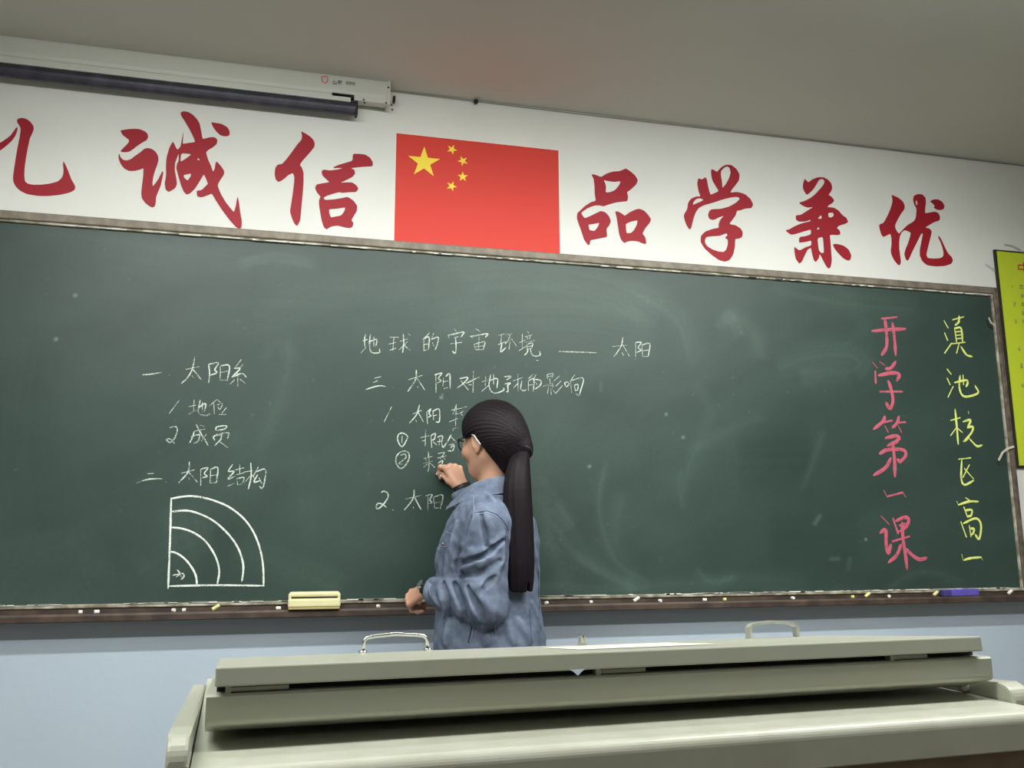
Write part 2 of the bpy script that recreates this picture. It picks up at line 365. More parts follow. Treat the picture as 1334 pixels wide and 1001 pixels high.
W1 = [
 (R1, "85,162 125,150;108,105 100,150 102,215;70,265 115,215;135,172 205,150 197,210;150,105 143,180 150,245 175,268 230,262 228,232;180,130 180,212"),
 (R1, "320,130 395,130;355,130 345,245;312,190 370,175;318,243 372,226;410,165 475,145;435,95 440,180 430,265;480,100 495,115;400,240 435,205;475,165 447,192;442,190 460,215 495,245"),
 (R1, "665,92 605,150;615,155 615,250;605,150 660,130 655,235;618,195 655,188;615,247 655,237;700,95 680,150;680,150 738,130 735,180 713,240;690,178 702,208"),
 (R1, "880,60 895,80;825,110 835,138;825,115 957,85 950,110 938,128;878,135 915,125;845,187 945,175;890,130 895,230 885,270 863,252"),
 (R1, "1070,58 1100,80;1022,118 1035,138;1018,125 1165,100 1148,132;1050,190 1065,240;1050,192 1142,172 1130,235;1095,130 1090,235;1060,215 1130,205;1065,240 1130,238"),
 (R2, "55,105 105,92;80,105 75,170;55,177 110,155;85,165 75,235 115,200;112,98 163,90;150,95 135,140 108,172;150,140 140,215;160,130 200,190"),
 (R2, "222,162 270,140;245,95 245,200;220,225 275,190;285,70 298,90;268,115 325,100;283,115 288,135;308,105 302,130;262,160 340,145;280,175 285,215;280,175 325,165 320,205;283,195 320,188;285,215 320,205;290,215 283,240 262,260;310,210 318,250 345,268 385,260 380,230"),
 (R2, "535,232 680,236 832,242"),
 (R2, "960,192 1085,180;1040,120 1025,190 968,275;1040,180 1092,270;1034,240 1045,262"),
 (R2, "1140,160 1140,295;1140,160 1185,160 1160,200 1185,220 1150,238;1190,180 1195,275;1190,180 1252,170 1240,270;1195,225 1245,220;1195,272 1240,270"),
 (R2, "355,300 370,302;t350,350 354,353;t375,345 378,349"),
 (R3, "162,160 232,142;145,210 195,190;60,290 200,250 290,255;t365,262"),
 (R3, "555,178 710,128;643,65 640,160 600,235 545,312;655,165 740,295;655,250 665,270"),
 (R3, "855,122 940,100 900,160 930,190 885,215;870,120 872,325;960,160 950,250;985,140 1030,110 1035,280;960,202 1010,190;965,280 1010,268;945,345"),
 (R3, "1145,165 1240,150 1200,210 1115,275;1160,190 1245,295;1218,222 1334,165 1375,150;1305,75 1300,325;1250,238 1282,236"),
 (R4, "125,160 175,140;160,105 155,195;125,245 182,195;183,152 265,130 262,215;205,95 190,190 215,250 260,262 325,235 320,215;232,90 232,180"),
 (R4, "330,112 395,110 350,142;335,180 385,170 355,200;360,185 365,245 350,250;410,150 500,120;455,90 455,245;450,175 415,215;490,150 480,220 500,240 530,232"),
 (R4, "595,90 545,135;550,150 550,240;550,150 600,135 595,245;555,190 590,185;620,95 600,130;605,135 665,150 655,195 610,225;615,165 630,185"),
 (R4, "720,95 725,130;720,95 775,85 765,120;725,112 765,105;685,200 775,170;745,130 750,180;735,190 725,265;740,202 775,190 765,225;755,225 760,275;775,235 795,262;835,105 785,150;850,150 800,200;860,195 800,265"),
 (R4, "880,168 895,205 922,180 905,160 878,172;975,95 940,140;935,150 945,260;930,150 1050,125 1030,230 1010,285 985,265;970,190 980,240;970,190 1005,185 1000,235;980,240 1000,235"),
 (R5, "200,105 105,300;t210,280"),
 (R5, "480,195 590,150;565,80 530,200 435,315;550,180 620,305;518,278 525,295"),
 (R5, "660,175 670,325;660,175 715,130 690,190 715,220 680,240;740,160 750,270;740,160 820,135 825,290 780,300;750,220 790,210"),
 (R5, "985,145 1110,122;1050,70 1000,200;1000,200 1085,190;1045,100 1035,350;955,300 1065,255;1100,125 1180,100;1140,160 1105,185 1130,215"),
 (R5, "290,460 345,445 410,490 385,560 345,620 310,600 280,530 290,460;340,480 335,570"),
 (R5, "580,505 690,480;645,400 640,610;600,550 640,540;715,480 725,635;715,480 770,450 760,520 730,540;745,560 790,600;800,500 865,480 855,570;800,560 870,545;830,520 820,600;850,560 870,630 905,600"),
 (R5, "980,465 940,540 900,600;962,480 1040,560;950,600 1010,590 970,640;935,680 1000,670 1020,600;t1000,420 1012,385 1070,380"),
 (R5, "330,685 270,740 260,830 310,905 370,880 430,780 420,700 360,680 310,700;320,735 375,720 385,770 300,840 350,850"),
 (R5, "625,775 735,750;680,690 690,860 675,950;640,780 660,805;620,842 735,810;690,830 618,895;692,825 760,890"),
 (R5, "810,712 900,695;890,710 835,780;805,772 910,742;810,838 870,800 850,870;860,745 900,790"),
 (R6, "170,70 210,55 262,90 250,160 180,250 125,290 103,265 125,220 180,225 240,270;325,303"),
 (R6, "495,160 705,110;610,35 605,130 560,210 480,305;620,140 660,220 705,300;600,265 603,282"),
 (R6, "765,115 850,100 820,170 850,200 820,215;795,130 795,320;870,140 885,280;880,130 995,110 960,290;885,210 960,200;895,282 945,275"),
 (R6, "1045,262 1140,252 1230,240;t1105,120;t1105,190"),
 (R7, "42,212 130,205 225,188;t300,212"),
 (R7, "460,160 590,132;545,40 525,150 480,235 418,295;530,160 570,210 610,260;520,220 535,240"),
 (R7, "680,110 690,200 680,290;680,110 775,95 740,160 760,190 700,215;795,125 790,260;795,125 880,125 860,265;795,190 860,177;790,262 860,265"),
 (R7, "995,65 930,150;930,152 985,150 905,232;1010,110 975,160;905,235 1000,200 1045,235;960,190 962,320;930,260 890,300;985,255 1035,295"),
 (R7, "395,460 300,585"),
 (R7, "485,520 555,505;540,455 535,560;490,590 560,555;580,530 650,490 640,570;600,455 580,560 610,600 680,600 685,580;620,480 620,570"),
 (R7, "760,450 690,510;730,490 735,590;770,455 795,480;765,502 815,490;812,508 790,545;770,525 785,550;850,530 810,580;780,595 850,595"),
 (R7, "305,720 360,712 378,740 355,820 310,865 275,845 285,830 320,840 350,875"),
 (R7, "545,757 645,735;540,760 525,815 498,868;510,812 590,790 580,850 535,875;560,690 600,770 650,850 675,895;662,780 612,850;600,700 635,710"),
 (R7, "750,748 760,715 850,705 835,735 760,750;740,845 735,803 870,770 860,830;800,775 800,830 740,895;770,800 830,788;790,860 865,915"),
 (R8, "120,122 162,120;45,185 130,160 225,158;t250,178"),
 (R8, "360,118 450,95;415,38 405,110 340,185;410,110 470,180;410,150 416,165"),
 (R8, "495,90 495,205;495,90 545,80 520,120 540,140 505,150;565,90 560,185;565,90 615,80 605,185;565,135 608,130;560,187 605,185"),
 (R8, "720,55 690,105 730,105 685,160 735,140;685,210 730,190;740,95 800,80;770,60 770,125;745,130 800,115;750,155 755,200;750,155 800,150 785,195;755,200 785,195"),
 (R8, "800,110 860,100;848,45 850,140 830,230;840,140 800,190;855,130 872,152;900,75 865,140;880,110 950,90 945,170 930,225 910,210;895,130 870,180 915,170;905,150 925,190"),
 (R8, "298,838 330,832 370,826 375,850 352,870;330,800 345,825 322,850;345,832 362,852"),
]
for (o_, s_), sp in W1: glyph('chalk_character', sp, o_, s_, 0.0042, M_cw, board)
DG = "287,293 278,600 265,930;265,915 600,908 942,912;287,297 400,280 500,288 600,315 700,360 800,440 870,540 915,660 935,780 938,912;290,388 400,382 500,410 600,465 700,560 760,650 790,740 795,800 785,880;288,500 360,508 440,535 520,590 580,670 615,750 625,820 612,898;268,672 320,680 380,720 430,780 460,840 468,900"
glyph('chalk_diagram', DG, *R8, 0.0058, M_cd, board, label='quarter circle diagram with three inner arcs in white chalk', smooth=6)
R9, R10, R11 = ((1120, 400), 7.15), ((1120, 530), 7.15), ((1120, 620), 7.7)
PK = [
 (R9, "205,110 345,95;235,115 250,250 250,370 205,450;305,150 325,300 335,450;115,225 270,212 425,205"),
 (R9, "t120,515 165,570;t185,510 235,545;335,510 290,570 240,578;145,600 150,710;175,640 300,615 370,630 345,690;265,690 285,740 310,860 295,930 275,945 245,890;190,790 395,790"),
 (R10, "235,90 215,140 130,210;210,150 300,130;t235,180 265,240;365,90 350,150 305,195;345,150 425,145;t360,180 390,240;240,295 330,272 368,290 335,330 260,365;185,440 260,402 400,402 430,450 380,510 350,490;305,330 325,500 328,650;290,480 240,570 130,640"),
 (R10, "t225,780 255,840;258,838 400,800;t400,800 428,842"),
 (R11, "t215,405 295,490;205,575 260,545 265,680 285,780 315,690;335,430 385,580;365,455 440,420 490,430 480,490 430,540;400,500 450,480;385,562 440,545;330,660 500,610;425,470 435,640 460,800 475,940;415,690 370,800 290,870;460,730 530,800 600,840 670,825"),
]
for (o_, s_), sp in PK: glyph('chalk_character', sp, o_, s_, 0.0138, M_cp, board, label='large pink chalk character')
R12, R13, R14 = ((1215, 400), 7.7), ((1215, 525), 8.7), ((1215, 640), 9.1)
YL = [
 (R12, "115,140 155,210;120,260 150,335;120,465 190,365;200,130 310,100;265,90 262,150 225,185;220,210 240,350;225,215 285,215 300,350;235,250 290,245;240,285 290,280;240,320 290,315;195,370 325,355;265,370 240,465;285,400 340,480 395,498"),
 (R12, "145,625 185,675;145,715 175,780;155,905 205,800;220,760 340,735 350,770 335,800;275,690 270,820 320,900 455,865 425,790;305,685 310,780"),
 (R13, "205,200 310,170;255,75 275,280 290,470;270,280 205,370;285,290 335,335;t405,95 408,125;345,215 430,195 395,285;395,285 455,270 440,340 350,440;370,438 415,395;420,410 500,490 560,480"),
 (R13, "295,640 430,625;330,650 325,860 365,930 465,880;415,705 345,845;360,745 460,860"),
 (R14, "390,80 435,110;t285,120 305,165;305,165 430,125 540,125;370,190 415,310;385,230 465,225 455,290 415,300;335,365 400,545;365,385 500,325 560,360 575,450 550,570 505,515;435,410 455,540;440,445 490,450 480,500 450,520"),
 (R14, "t345,750 362,822;365,822 450,797 575,785;t575,785 592,818"),
]
for (o_, s_), sp in YL: glyph('chalk_character', sp, o_, s_, 0.0088, M_cy, board, label='yellow chalk character')

# ------------------------------------------------------------------ red calligraphy on the wall
def poly(name, outs, o, s, m, parent=None, y=-0.0008, th=0.0014, chaikin=1):
    cu = bpy.data.curves.new(name, 'CURVE'); cu.dimensions = '2D'; cu.fill_mode = 'BOTH'; cu.extrude = th/2
    for st in outs:
        P = [np.array(tuple(map(float, q.split(',')))) for q in st.split()]
        P = [at(o[0]+p[0]/s, o[1]+p[1]/s, 0.0)[[0, 2]] for p in P]
        for _ in range(chaikin):
            Q = []
            for a, b_ in zip(P, P[1:]+P[:1]):
                L = np.hypot(*(b_-a)); Q += [a*0.84+b_*0.16, a*0.16+b_*0.84] if L > 0.004 else [(a+b_)/2]
            P = Q
        sp = cu.splines.new('POLY'); sp.points.add(len(P)-1); sp.use_cyclic_u = True
        for k, p in enumerate(P): sp.points[k].co = (p[0], p[1], 0, 1)
    tmp = bpy.data.objects.new('tmp', cu); COL.objects.link(tmp)
    dg = bpy.context.evaluated_depsgraph_get(); me = bpy.data.meshes.new_from_object(tmp.evaluated_get(dg))
    bpy.data.objects.remove(tmp); bpy.data.curves.remove(cu)
    me.materials.clear()
    for v in me.vertices: v.co = (v.co.x, y+v.co.z, v.co.y)
    me.name = name
    return obj(name, me, m, parent)
CH = [
 ((0, 140), 7.7, "red brush character cut off by the left edge of the picture", [
  "-120,420 0,358 60,320 110,280 145,230 165,200 178,205 172,240 150,295 110,345 60,390 0,435 -120,500",
  "172,130 185,113 225,106 270,118 310,150 335,185 340,215 325,260 300,310 280,400 262,500 248,600 244,680 250,740 275,765 330,778 420,777 510,765 580,745 620,710 636,670 638,620 632,570 638,540 660,580 690,650 715,720 745,770 757,800 748,830 700,855 600,878 480,890 380,888 270,870 200,835 155,790 133,740 132,690 148,580 170,440 190,340 205,260 208,210 190,175 175,155"]),
 ((205, 140), 6.067, "red brush character with a long hooked sweep, under the projection screen", [
  "122,270 135,290 150,325 165,335 185,305 195,250 205,190 203,250 200,290 250,282 300,275 285,235 255,175 220,115 190,70 182,45 200,32 240,35 280,58 315,95 335,130 345,180 355,235 360,252 410,238 450,236 475,255 470,290 440,315 405,335 385,355 400,410 425,465 440,510 452,490 460,440 470,428 500,460 530,505 525,535 500,570 480,605 478,625 500,680 540,750 580,800 605,830 618,790 630,720 636,708 645,750 655,830 668,900 665,950 650,963 620,945 570,890 510,810 465,740 430,680 400,695 350,712 315,705 310,660 350,655 385,620 400,605 385,565 368,528 340,575 300,640 260,680 232,690 210,670 185,610 165,540 150,480 155,450 170,420 168,365 155,400 140,440 138,500 150,560 155,610 140,640 90,670 65,650 58,600 70,540 68,470 72,400 95,320",
  "188,362 272,370 220,410 182,432", "205,535 268,522 262,550 238,580 215,560", "315,400 330,405 335,418 322,420",
  "425,118 450,122 510,132 555,158 572,190 570,222 540,230 500,222 465,190 440,155",
  "@"]),
 ((350, 165), 7.15, "red brush character left of the flag", [
  "302,45 330,58 375,85 410,115 430,155 425,190 395,230 350,280 310,325 290,358 310,385 325,430 325,520 318,620 308,720 300,820 292,880 265,928 240,905 215,850 198,790 210,720 222,640 235,540 240,470 225,432 185,450 140,490 95,518 65,495 55,440 62,385 85,355 125,350 165,305 215,240 265,170 305,125 312,90",
  "785,255 840,255 900,262 945,290 970,335 968,370 900,374 820,380 765,388 800,405 805,440 780,470 720,500 665,525 720,520 780,522 820,550 835,580 815,610 740,612 680,618 660,610 600,625 540,645 510,665 525,685 600,680 680,668 735,655 790,690 825,740 820,790 785,845 770,875 790,900 780,935 755,948 700,938 640,922 580,932 540,958 515,940 495,880 480,800 468,720 470,680 485,655 450,615 432,575 445,540 500,530 570,518 540,495 500,455 492,420 510,402 570,410 640,402 690,388 650,385 605,388 600,380 660,355 730,335 780,320",
  "562,770 640,765 715,752 705,790 675,830 620,840 580,848 565,810"]),
 ((745, 215), 9.1, "red brush character of three boxes, right of the flag", [
  "232,115 255,112 300,125 345,145 400,108 480,80 560,75 600,60 638,42 690,75 750,125 782,185 760,235 700,290 650,325 665,370 658,430 600,436 520,445 440,468 375,492 330,480 270,480 190,510 130,550 108,575 150,635 210,610 280,575 345,545 400,565 440,610 462,670 440,720 408,760 418,855 360,865 290,880 220,892 208,950 190,948 145,890 110,780 80,700 58,630 65,570 100,540 150,490 220,445 285,425 270,340 268,240 258,165",
  "375,180 420,190 500,202 580,192 560,240 510,300 450,325 398,328 405,260 395,220", "195,708 260,700 328,685 310,730 268,785 208,775 200,740",
  "512,550 550,555 595,580 625,605 680,565 750,530 800,520 860,545 910,600 938,650 920,690 870,750 835,815 870,860 882,935 850,935 780,905 700,900 650,912 622,928 585,890 560,820 545,720 530,620",
  "638,700 700,672 780,655 770,710 735,775 700,808 648,812 640,760"]),
 ((885, 210), 7.41, "red brush character with an open loop on top and a round tail", [
  "305,85 320,80 362,105 380,85 410,55 450,35 500,38 550,75 580,130 575,185 540,235 510,270 490,305 560,298 630,318 685,365 712,420 695,455 640,458 590,475 555,480 545,520 510,570 480,608 540,620 590,650 612,690 605,735 570,750 538,752 535,830 520,900 485,955 440,972 380,955 310,905 240,840 205,780 208,720 250,680 320,655 380,645 378,610 395,565 430,528 390,540 330,570 290,560 275,520 290,480 310,466 400,462 480,440 550,400 585,362 560,345 500,350 420,370 330,400 240,425 190,450 160,490 140,540 125,600 112,650 98,662 75,630 50,570 42,520 75,465 85,400 110,365 160,342 205,342 185,290 172,220 182,165 215,180 252,155 265,180 275,240 290,300 300,325 340,310 380,290 350,240 320,190 308,140",
  "400,100 430,65 460,50 485,65 495,110 480,165 450,220 415,262 410,200 400,140", "130,425 135,395 165,365 205,358 235,375 200,395 160,410",
  "245,760 262,732 320,725 390,722 430,705 455,698 465,715 440,740 468,760 468,800 455,850 430,878 380,875 320,855 270,825 248,795"]),
 ((1018, 226), 7.945, "red brush character of many stacked strokes, second from the right", [
  "240,55 262,80 275,95 320,62 370,42 430,40 480,65 515,105 525,150 510,195 485,222 520,245 545,280 530,305 490,330 470,350 540,355 590,385 630,435 670,460 690,505 660,522 600,540 570,565 600,590 610,625 590,640 498,635 505,700 512,800 520,900 508,970 490,988 465,965 430,900 395,830 385,880 355,918 335,900 318,840 305,770 270,790 240,850 210,915 185,935 150,890 135,820 132,760 150,775 185,800 250,765 308,745 310,695 250,710 180,718 185,660 250,650 305,630 305,580 220,605 120,635 90,632 40,590 80,580 130,550 200,520 300,495 300,480 250,498 180,500 150,480 148,435 200,430 260,390 330,348 270,355 220,335 178,305 240,285 300,255 350,215 400,160 440,110 445,75 420,55 385,70 365,110 330,165 290,205 262,222 240,195 220,150 225,100",
  "372,470 410,430 418,470", "482,410 535,405 540,440 515,458 485,455", "365,580 380,555 395,572 370,585", "370,672 430,655 440,820 415,828 385,800",
  "530,735 570,730 640,748 695,790 722,850 712,895 690,905 640,880 590,830 550,780"]),
 ((1140, 248), 9.62, "red brush character nearest the yellow poster, last on the right", [
  "205,60 230,68 290,95 345,140 370,195 365,240 320,300 280,370 248,440 250,475 275,520 298,545 340,500 400,440 490,385 510,340 520,230 490,180 475,120 485,70 530,48 590,52 630,95 635,160 625,230 622,290 680,280 750,268 795,290 812,340 805,380 740,400 680,435 625,470 680,480 708,515 700,560 680,640 655,740 640,810 655,850 720,858 800,855 850,835 858,790 845,720 815,640 788,590 795,570 830,620 870,710 910,790 960,840 975,885 950,925 870,950 760,955 650,940 590,890 560,820 560,740 580,640 600,540 575,545 540,620 500,700 460,780 430,850 410,885 385,870 365,800 380,740 410,670 435,590 448,535 410,512 370,500 330,530 308,580 300,650 300,720 312,820 322,900 310,940 285,935 240,880 205,810 195,760 205,680 205,600 192,545 150,565 105,585 80,560 60,500 48,430 105,410 150,330 190,240 215,160 218,110",
  "520,120 530,160 525,195 510,180 505,145",
  "685,140 730,115 790,115 840,145 868,195 860,235 820,250 770,242 730,215 750,200 720,165"]),
]
CHL = ["48,218 70,212 130,203 190,200 240,207 285,228 305,252 308,280 295,305 250,330 205,360 165,392 135,412 100,418 60,416 50,408 75,380 105,352 128,325 130,305 105,285 70,258",
 "40,432 50,465 75,490 110,497 145,485 190,450 235,420 270,388 300,380 335,385 375,410 400,450 405,490 390,545 368,600 355,650 348,700 350,738 375,710 405,665 430,615 442,595 450,602 440,660 425,730 400,790 382,835 380,880 372,920 350,934 320,922 280,890 250,850 243,800 252,720 262,640 266,565 230,580 180,592 130,592 85,570 50,525 33,475 33,445"]
for o_, s_, lab, outs in CH:
    if outs[-1] == '@':
        outs = outs[:-1]
        for st in CHL:   # left radical was traced at another zoom: bring it to the same frame
            outs.append(' '.join('%g,%g' % ((150+float(q.split(',')[0])/7.153-o_[0])*s_, (140+float(q.split(',')[1])/7.153-o_[1])*s_) for q in st.split()))
    tag(poly('wall_character', outs, o_, s_, M_red), lab, 'wall lettering', 'red brush characters above the blackboard')

# ------------------------------------------------------------------ flag print
fl = thing('flag_print', 'red flag sheet with five yellow stars pasted between the red characters', 'flag', tuple(at(515, 316, 0)))
fc = [(516.2, 173.6), (727.5, 196.6), (729, 333.5), (513.6, 315.6)]
FA = [at(x_, y_, 0) for x_, y_ in fc]
fx0 = (FA[0][0]+FA[3][0])/2; fx1 = (FA[1][0]+FA[2][0])/2; fz1 = (FA[0][2]+FA[1][2])/2; fz0 = (FA[3][2]+FA[2][2])/2
bm = bmesh.new(); box(bm, fx0-0.002, fx1+0.002, -0.0010, -0.0001, fz0-0.002, fz1+0.002); obj('paper_margin', bm, M_paper, fl)
bm = bmesh.new(); box(bm, fx0, fx1, -0.0020, -0.0009, fz0, fz1); obj('red_field', bm, M_flag, fl)
def star(cx_, cz_, R, ang):
    V = []
    for k in range(10):
        a = ang+math.pi/5*k; r_ = R if k % 2 == 0 else R*0.382; V.append((cx_+r_*math.sin(a), -0.0027, cz_+r_*math.cos(a)))
    V2 = [(x_, -0.0019, z_) for x_, _, z_ in V]; n_ = 10
    F_ = [list(range(10)), list(range(19, 9, -1))]+[(k, (k+1) % n_, n_+(k+1) % n_, n_+k) for k in range(n_)]
    return pydata('star', V+V2, F_)
u_ = (fx1-fx0)/30.0
for sx_, sz_, R in ((5, 5, 3), (10, 2, 1), (12, 4, 1), (12, 7, 1), (10, 9, 1)):
    ang = 0 if R == 3 else math.atan2(5-sx_, -(5-sz_)) 
    obj('star', star(fx0+sx_*u_, fz1-sz_*u_, R*u_, ang), M_star, fl)

# ------------------------------------------------------------------ projection screen at the ceiling
YH = -0.062
T0, T1 = at(0, 42, YH), at(509, 106, YH); B0 = at(0, 80, YH); 
zt = (T0[2]+T1[2])/2; xr = T1[0]; zb = at(505, 136, YH)[2]
xl = -1.75
scr = thing('projection_screen', 'white projector screen case with a dark bottom bar under the ceiling', 'projector screen', (xl, YH, zb))
hz = zt-zb
prof = [(-0.006, zt-0.004), (YH+0.012, zt), (YH+0.003, zt-0.003), (YH, zt-0.010), (YH, zb+hz*0.34), (YH+0.004, zb+hz*0.22), (YH+0.014, zb+hz*0.12), (YH+0.024, zb+hz*0.10), (-0.006, zb+hz*0.14)]
bm = bmesh.new(); extrude_profile(bm, prof, xl, xr-0.012); obj('case', bm, M_housing, scr)
bm = bmesh.new(); box(bm, xr-0.012, xr, YH-0.003, -0.002, zb, zt+0.002, bevel=0.003)
box(bm, xr-0.125, xr-0.010, YH-0.0015, YH+0.02, zb+0.002, zb+hz*0.20, bevel=0.002); obj('end_cap', bm, M_housing, scr)
bm = bmesh.new(); box(bm, xr-0.20, xr-0.125, YH-0.001, YH+0.02, zb+hz*0.10, zb+hz*0.22); obj('cloth_slot', bm, M_dark, scr)
xe = at(464, 140, YH+0.01)[0]; zb1 = at(0, 102, YH+0.01)[2]; zb0 = at(0, 80, YH+0.01)[2]
ze = at(464, 150, YH+0.01)[2]; zz1 = (zb1+ze)/2+0.006; 
bh = 0.050
rp = [(YH+0.018+0.016*math.cos(a), zz1+bh/2+bh/2*math.sin(a)*1.0) for a in [i*math.pi/8 for i in range(16)]]
bm = bmesh.new(); extrude_profile(bm, rp, xl+0.1, xe); obj('bottom_bar', bm, M_darkbar, scr, smooth=False)
bm = bmesh.new(); box(bm, xe-0.004, xe+0.006, YH+0.002, YH+0.036, zz1-0.001, zz1+bh+0.001, bevel=0.003); obj('bar_end_cap', bm, M_black, scr)
bm = bmesh.new(); box(bm, xl+0.1, xe-0.02, YH-0.001, YH+0.006, zz1+bh*0.80, zz1+bh+0.012); obj('bar_strip', bm, M_housing, scr)
for (x_, y_) in [(506, 114), (474, 130), (475, 134), (503, 134), (510, 137), (511, 143)]:
    q = at(x_, y_, YH-0.004); bm = bmesh.new(); bmesh.ops.create_uvsphere(bm, u_segments=8, v_segments=6, radius=0.0035)
    for v in bm.verts: v.co = Vector(q)+Vector((v.co.x, v.co.y*0.5, v.co.z))
    obj('screw', bm, M_screw, scr)
q = at(512.5, 127, YH+0.02); bm = bmesh.new(); box(bm, q[0]-0.001, q[0]+0.008, YH+0.02, YH+0.045, q[2]-0.012, q[2]+0.008, bevel=0.002); obj('power_socket', bm, M_black, scr)
# maker's mark: ring emblem and two small words
Ro = ((380, 60), 4.447)
def mark(name, sp, wd, m, lab=None): return glyph(name, sp, *Ro, wd, m, scr, y=YH-0.0006, label=lab, smooth=0)
mark('emblem', "168,182 180,176 200,176 214,182;176,186 174,198 181,210 193,215 204,209 210,198 207,187;180,176 176,190;200,176 206,190", 0.0040, M_logo, 'pink red ring emblem')
mark('emblem', "182,188 196,186;186,200 198,200", 0.0026, M_logo)
mark('lettering', "236,205 260,209;248,196 247,207;238,210 236,220;262,212 260,222;242,214 256,216 255,222 242,220;268,200 290,203 289,213 267,211 268,200;278,201 276,222;264,217 291,220;270,206 288,208", 0.0022, M_ink, 'small dark maker lettering')
mark('lettering', "316,206 330,208 329,218 315,216 316,206;315,222 328,224;334,208 346,210 345,220 333,218 334,208;332,224 345,226;352,210 368,212 366,222 350,220 352,210;350,226 366,228;322,206 321,218;340,210 339,220;359,212 357,222", 0.0020, M_ink)

# wire and plug along the ceiling joint
bm = bmesh.new(); tube(bm, [(xr, -0.004, ZC-0.004), (1.0, -0.003, ZC-0.006), (2.0, -0.004, ZC-0.004), (XR-0.4, -0.003, ZC-0.005)], 0.002, 6)
tag(obj('ceiling_wire', bm, mat('grey wire', lin(150, 148, 140), 0.6)), 'thin grey wire running along the joint of wall and ceiling', 'wire')
q = at(620, 132.5, -0.012); bm = bmesh.new(); bmesh.ops.create_uvsphere(bm, u_segments=14, v_segments=10, radius=0.0085)
for v in bm.verts: v.co = Vector(q)+v.co
tube(bm, [q+np.array([0, 0.014, 0]), q], 0.004, 8)
tag(obj('wall_hook', bm, M_black, smooth=True), 'small round black knob at the top of the wall above the flag', 'hook')

# ------------------------------------------------------------------ poster on the right
P0, P1 = at(1294.7, 324.8, -0.01), at(1325.8, 610, -0.01)
px0 = (P0[0]+P1[0])/2; pz1 = P0[2]; pz0 = P1[2]; px1 = px0+0.75
po = thing('rules_poster', 'yellow green rules poster with a black edge beside the blackboard', 'poster', (px0, 0, pz0))
bm = bmesh.new(); box(bm, px0, px1, -0.010, -0.001, pz0, pz1, bevel=0.001); obj('backing', bm, M_posterframe, po)
bm = bmesh.new(); box(bm, px0+0.010, px1-0.010, -0.0125, -0.009, pz0+0.010, pz1-0.008); obj('printed_sheet', bm, M_poster, po)
Rp, Rq = ((1284, 310), 5.88), ((1284, 470), 5.88)
def pm(sp, R_, wd, m, lab=None): return glyph('print', sp, *R_, wd, m, po, y=-0.0131, label=lab, smooth=0)
pm("252,208 252,240;252,208 330,214;252,240 330,246;290,190 296,262", Rp, 0.010, M_poster_red, 'red heading character')
for sp in ["205,362 206,388", "212,498 222,492 230,502 212,522 232,524", "222,630 236,628 230,640 238,650 222,656", "258,838 248,858 268,860;262,846 262,870", "285,968 270,968 270,980 284,984 280,996 268,994"]:
    pm(sp, Rp, 0.0035, M_poster_ink)
for sp in ["258,366 290,368;270,358 266,388;256,386 292,388;282,360 280,384", "270,438 294,440;272,450 294,452;282,432 280,462", "275,500 294,502;274,514 294,516;284,492 282,526", "278,570 294,570;276,584 294,586;286,560 284,594", "280,636 294,638;288,626 286,656"]:
    pm(sp, Rp, 0.0045, M_poster_ink)
for sp in ["282,26 268,28 268,40 280,44 276,56 266,56", "290,176 278,190 280,202 290,202 292,192 280,192"]:
    pm(sp, Rq, 0.0035, M_poster_ink)

# bits of old tape
def scrap(pts, wd, lab, m=M_tape, y=-0.014):
    V, Fc = [], []; P = [at(*q, y)[[0, 2]] for q in pts]
    for i, p in enumerate(P):
        d = P[min(i+1, len(P)-1)]-P[max(i-1, 0)]; d = d/np.hypot(*d); nn = np.array([-d[1], d[0]])*wd/2
        dy = -0.004*(i % 2)
        V += [(p[0]+nn[0], y+dy, p[1]+nn[1]), (p[0]-nn[0], y+dy-0.001, p[1]-nn[1]), (p[0]+nn[0], y+dy+0.001, p[1]+nn[1]), (p[0]-nn[0], y+dy, p[1]-nn[1])]
    for i in range(len(P)-1):
        q = 4*i; Fc += [(q, q+1, q+5, q+4), (q+2, q+6, q+7, q+3)]
    tag(obj('tape_scrap', pydata('tape_scrap', V, Fc), m), lab, 'tape', 'old tape scraps beside the poster')
scrap([(1308, 318), (1318, 320), (1330, 326)], 0.004, 'curl of old tape above the top edge of the poster', y=-0.006)
scrap([(1284, 344), (1292, 350), (1297, 353)], 0.003, 'thin tape strand beside the upper left corner of the poster', y=-0.006)
scrap([(1301, 600), (1305, 590), (1312, 585), (1320, 582)], 0.008, 'torn tape strip lying across the right rail of the blackboard', y=-0.042)
scrap([(1288, 414), (1290, 421), (1296, 424)], 0.008, 'small yellowed tape tab on the right rail near its top', y=-0.042)

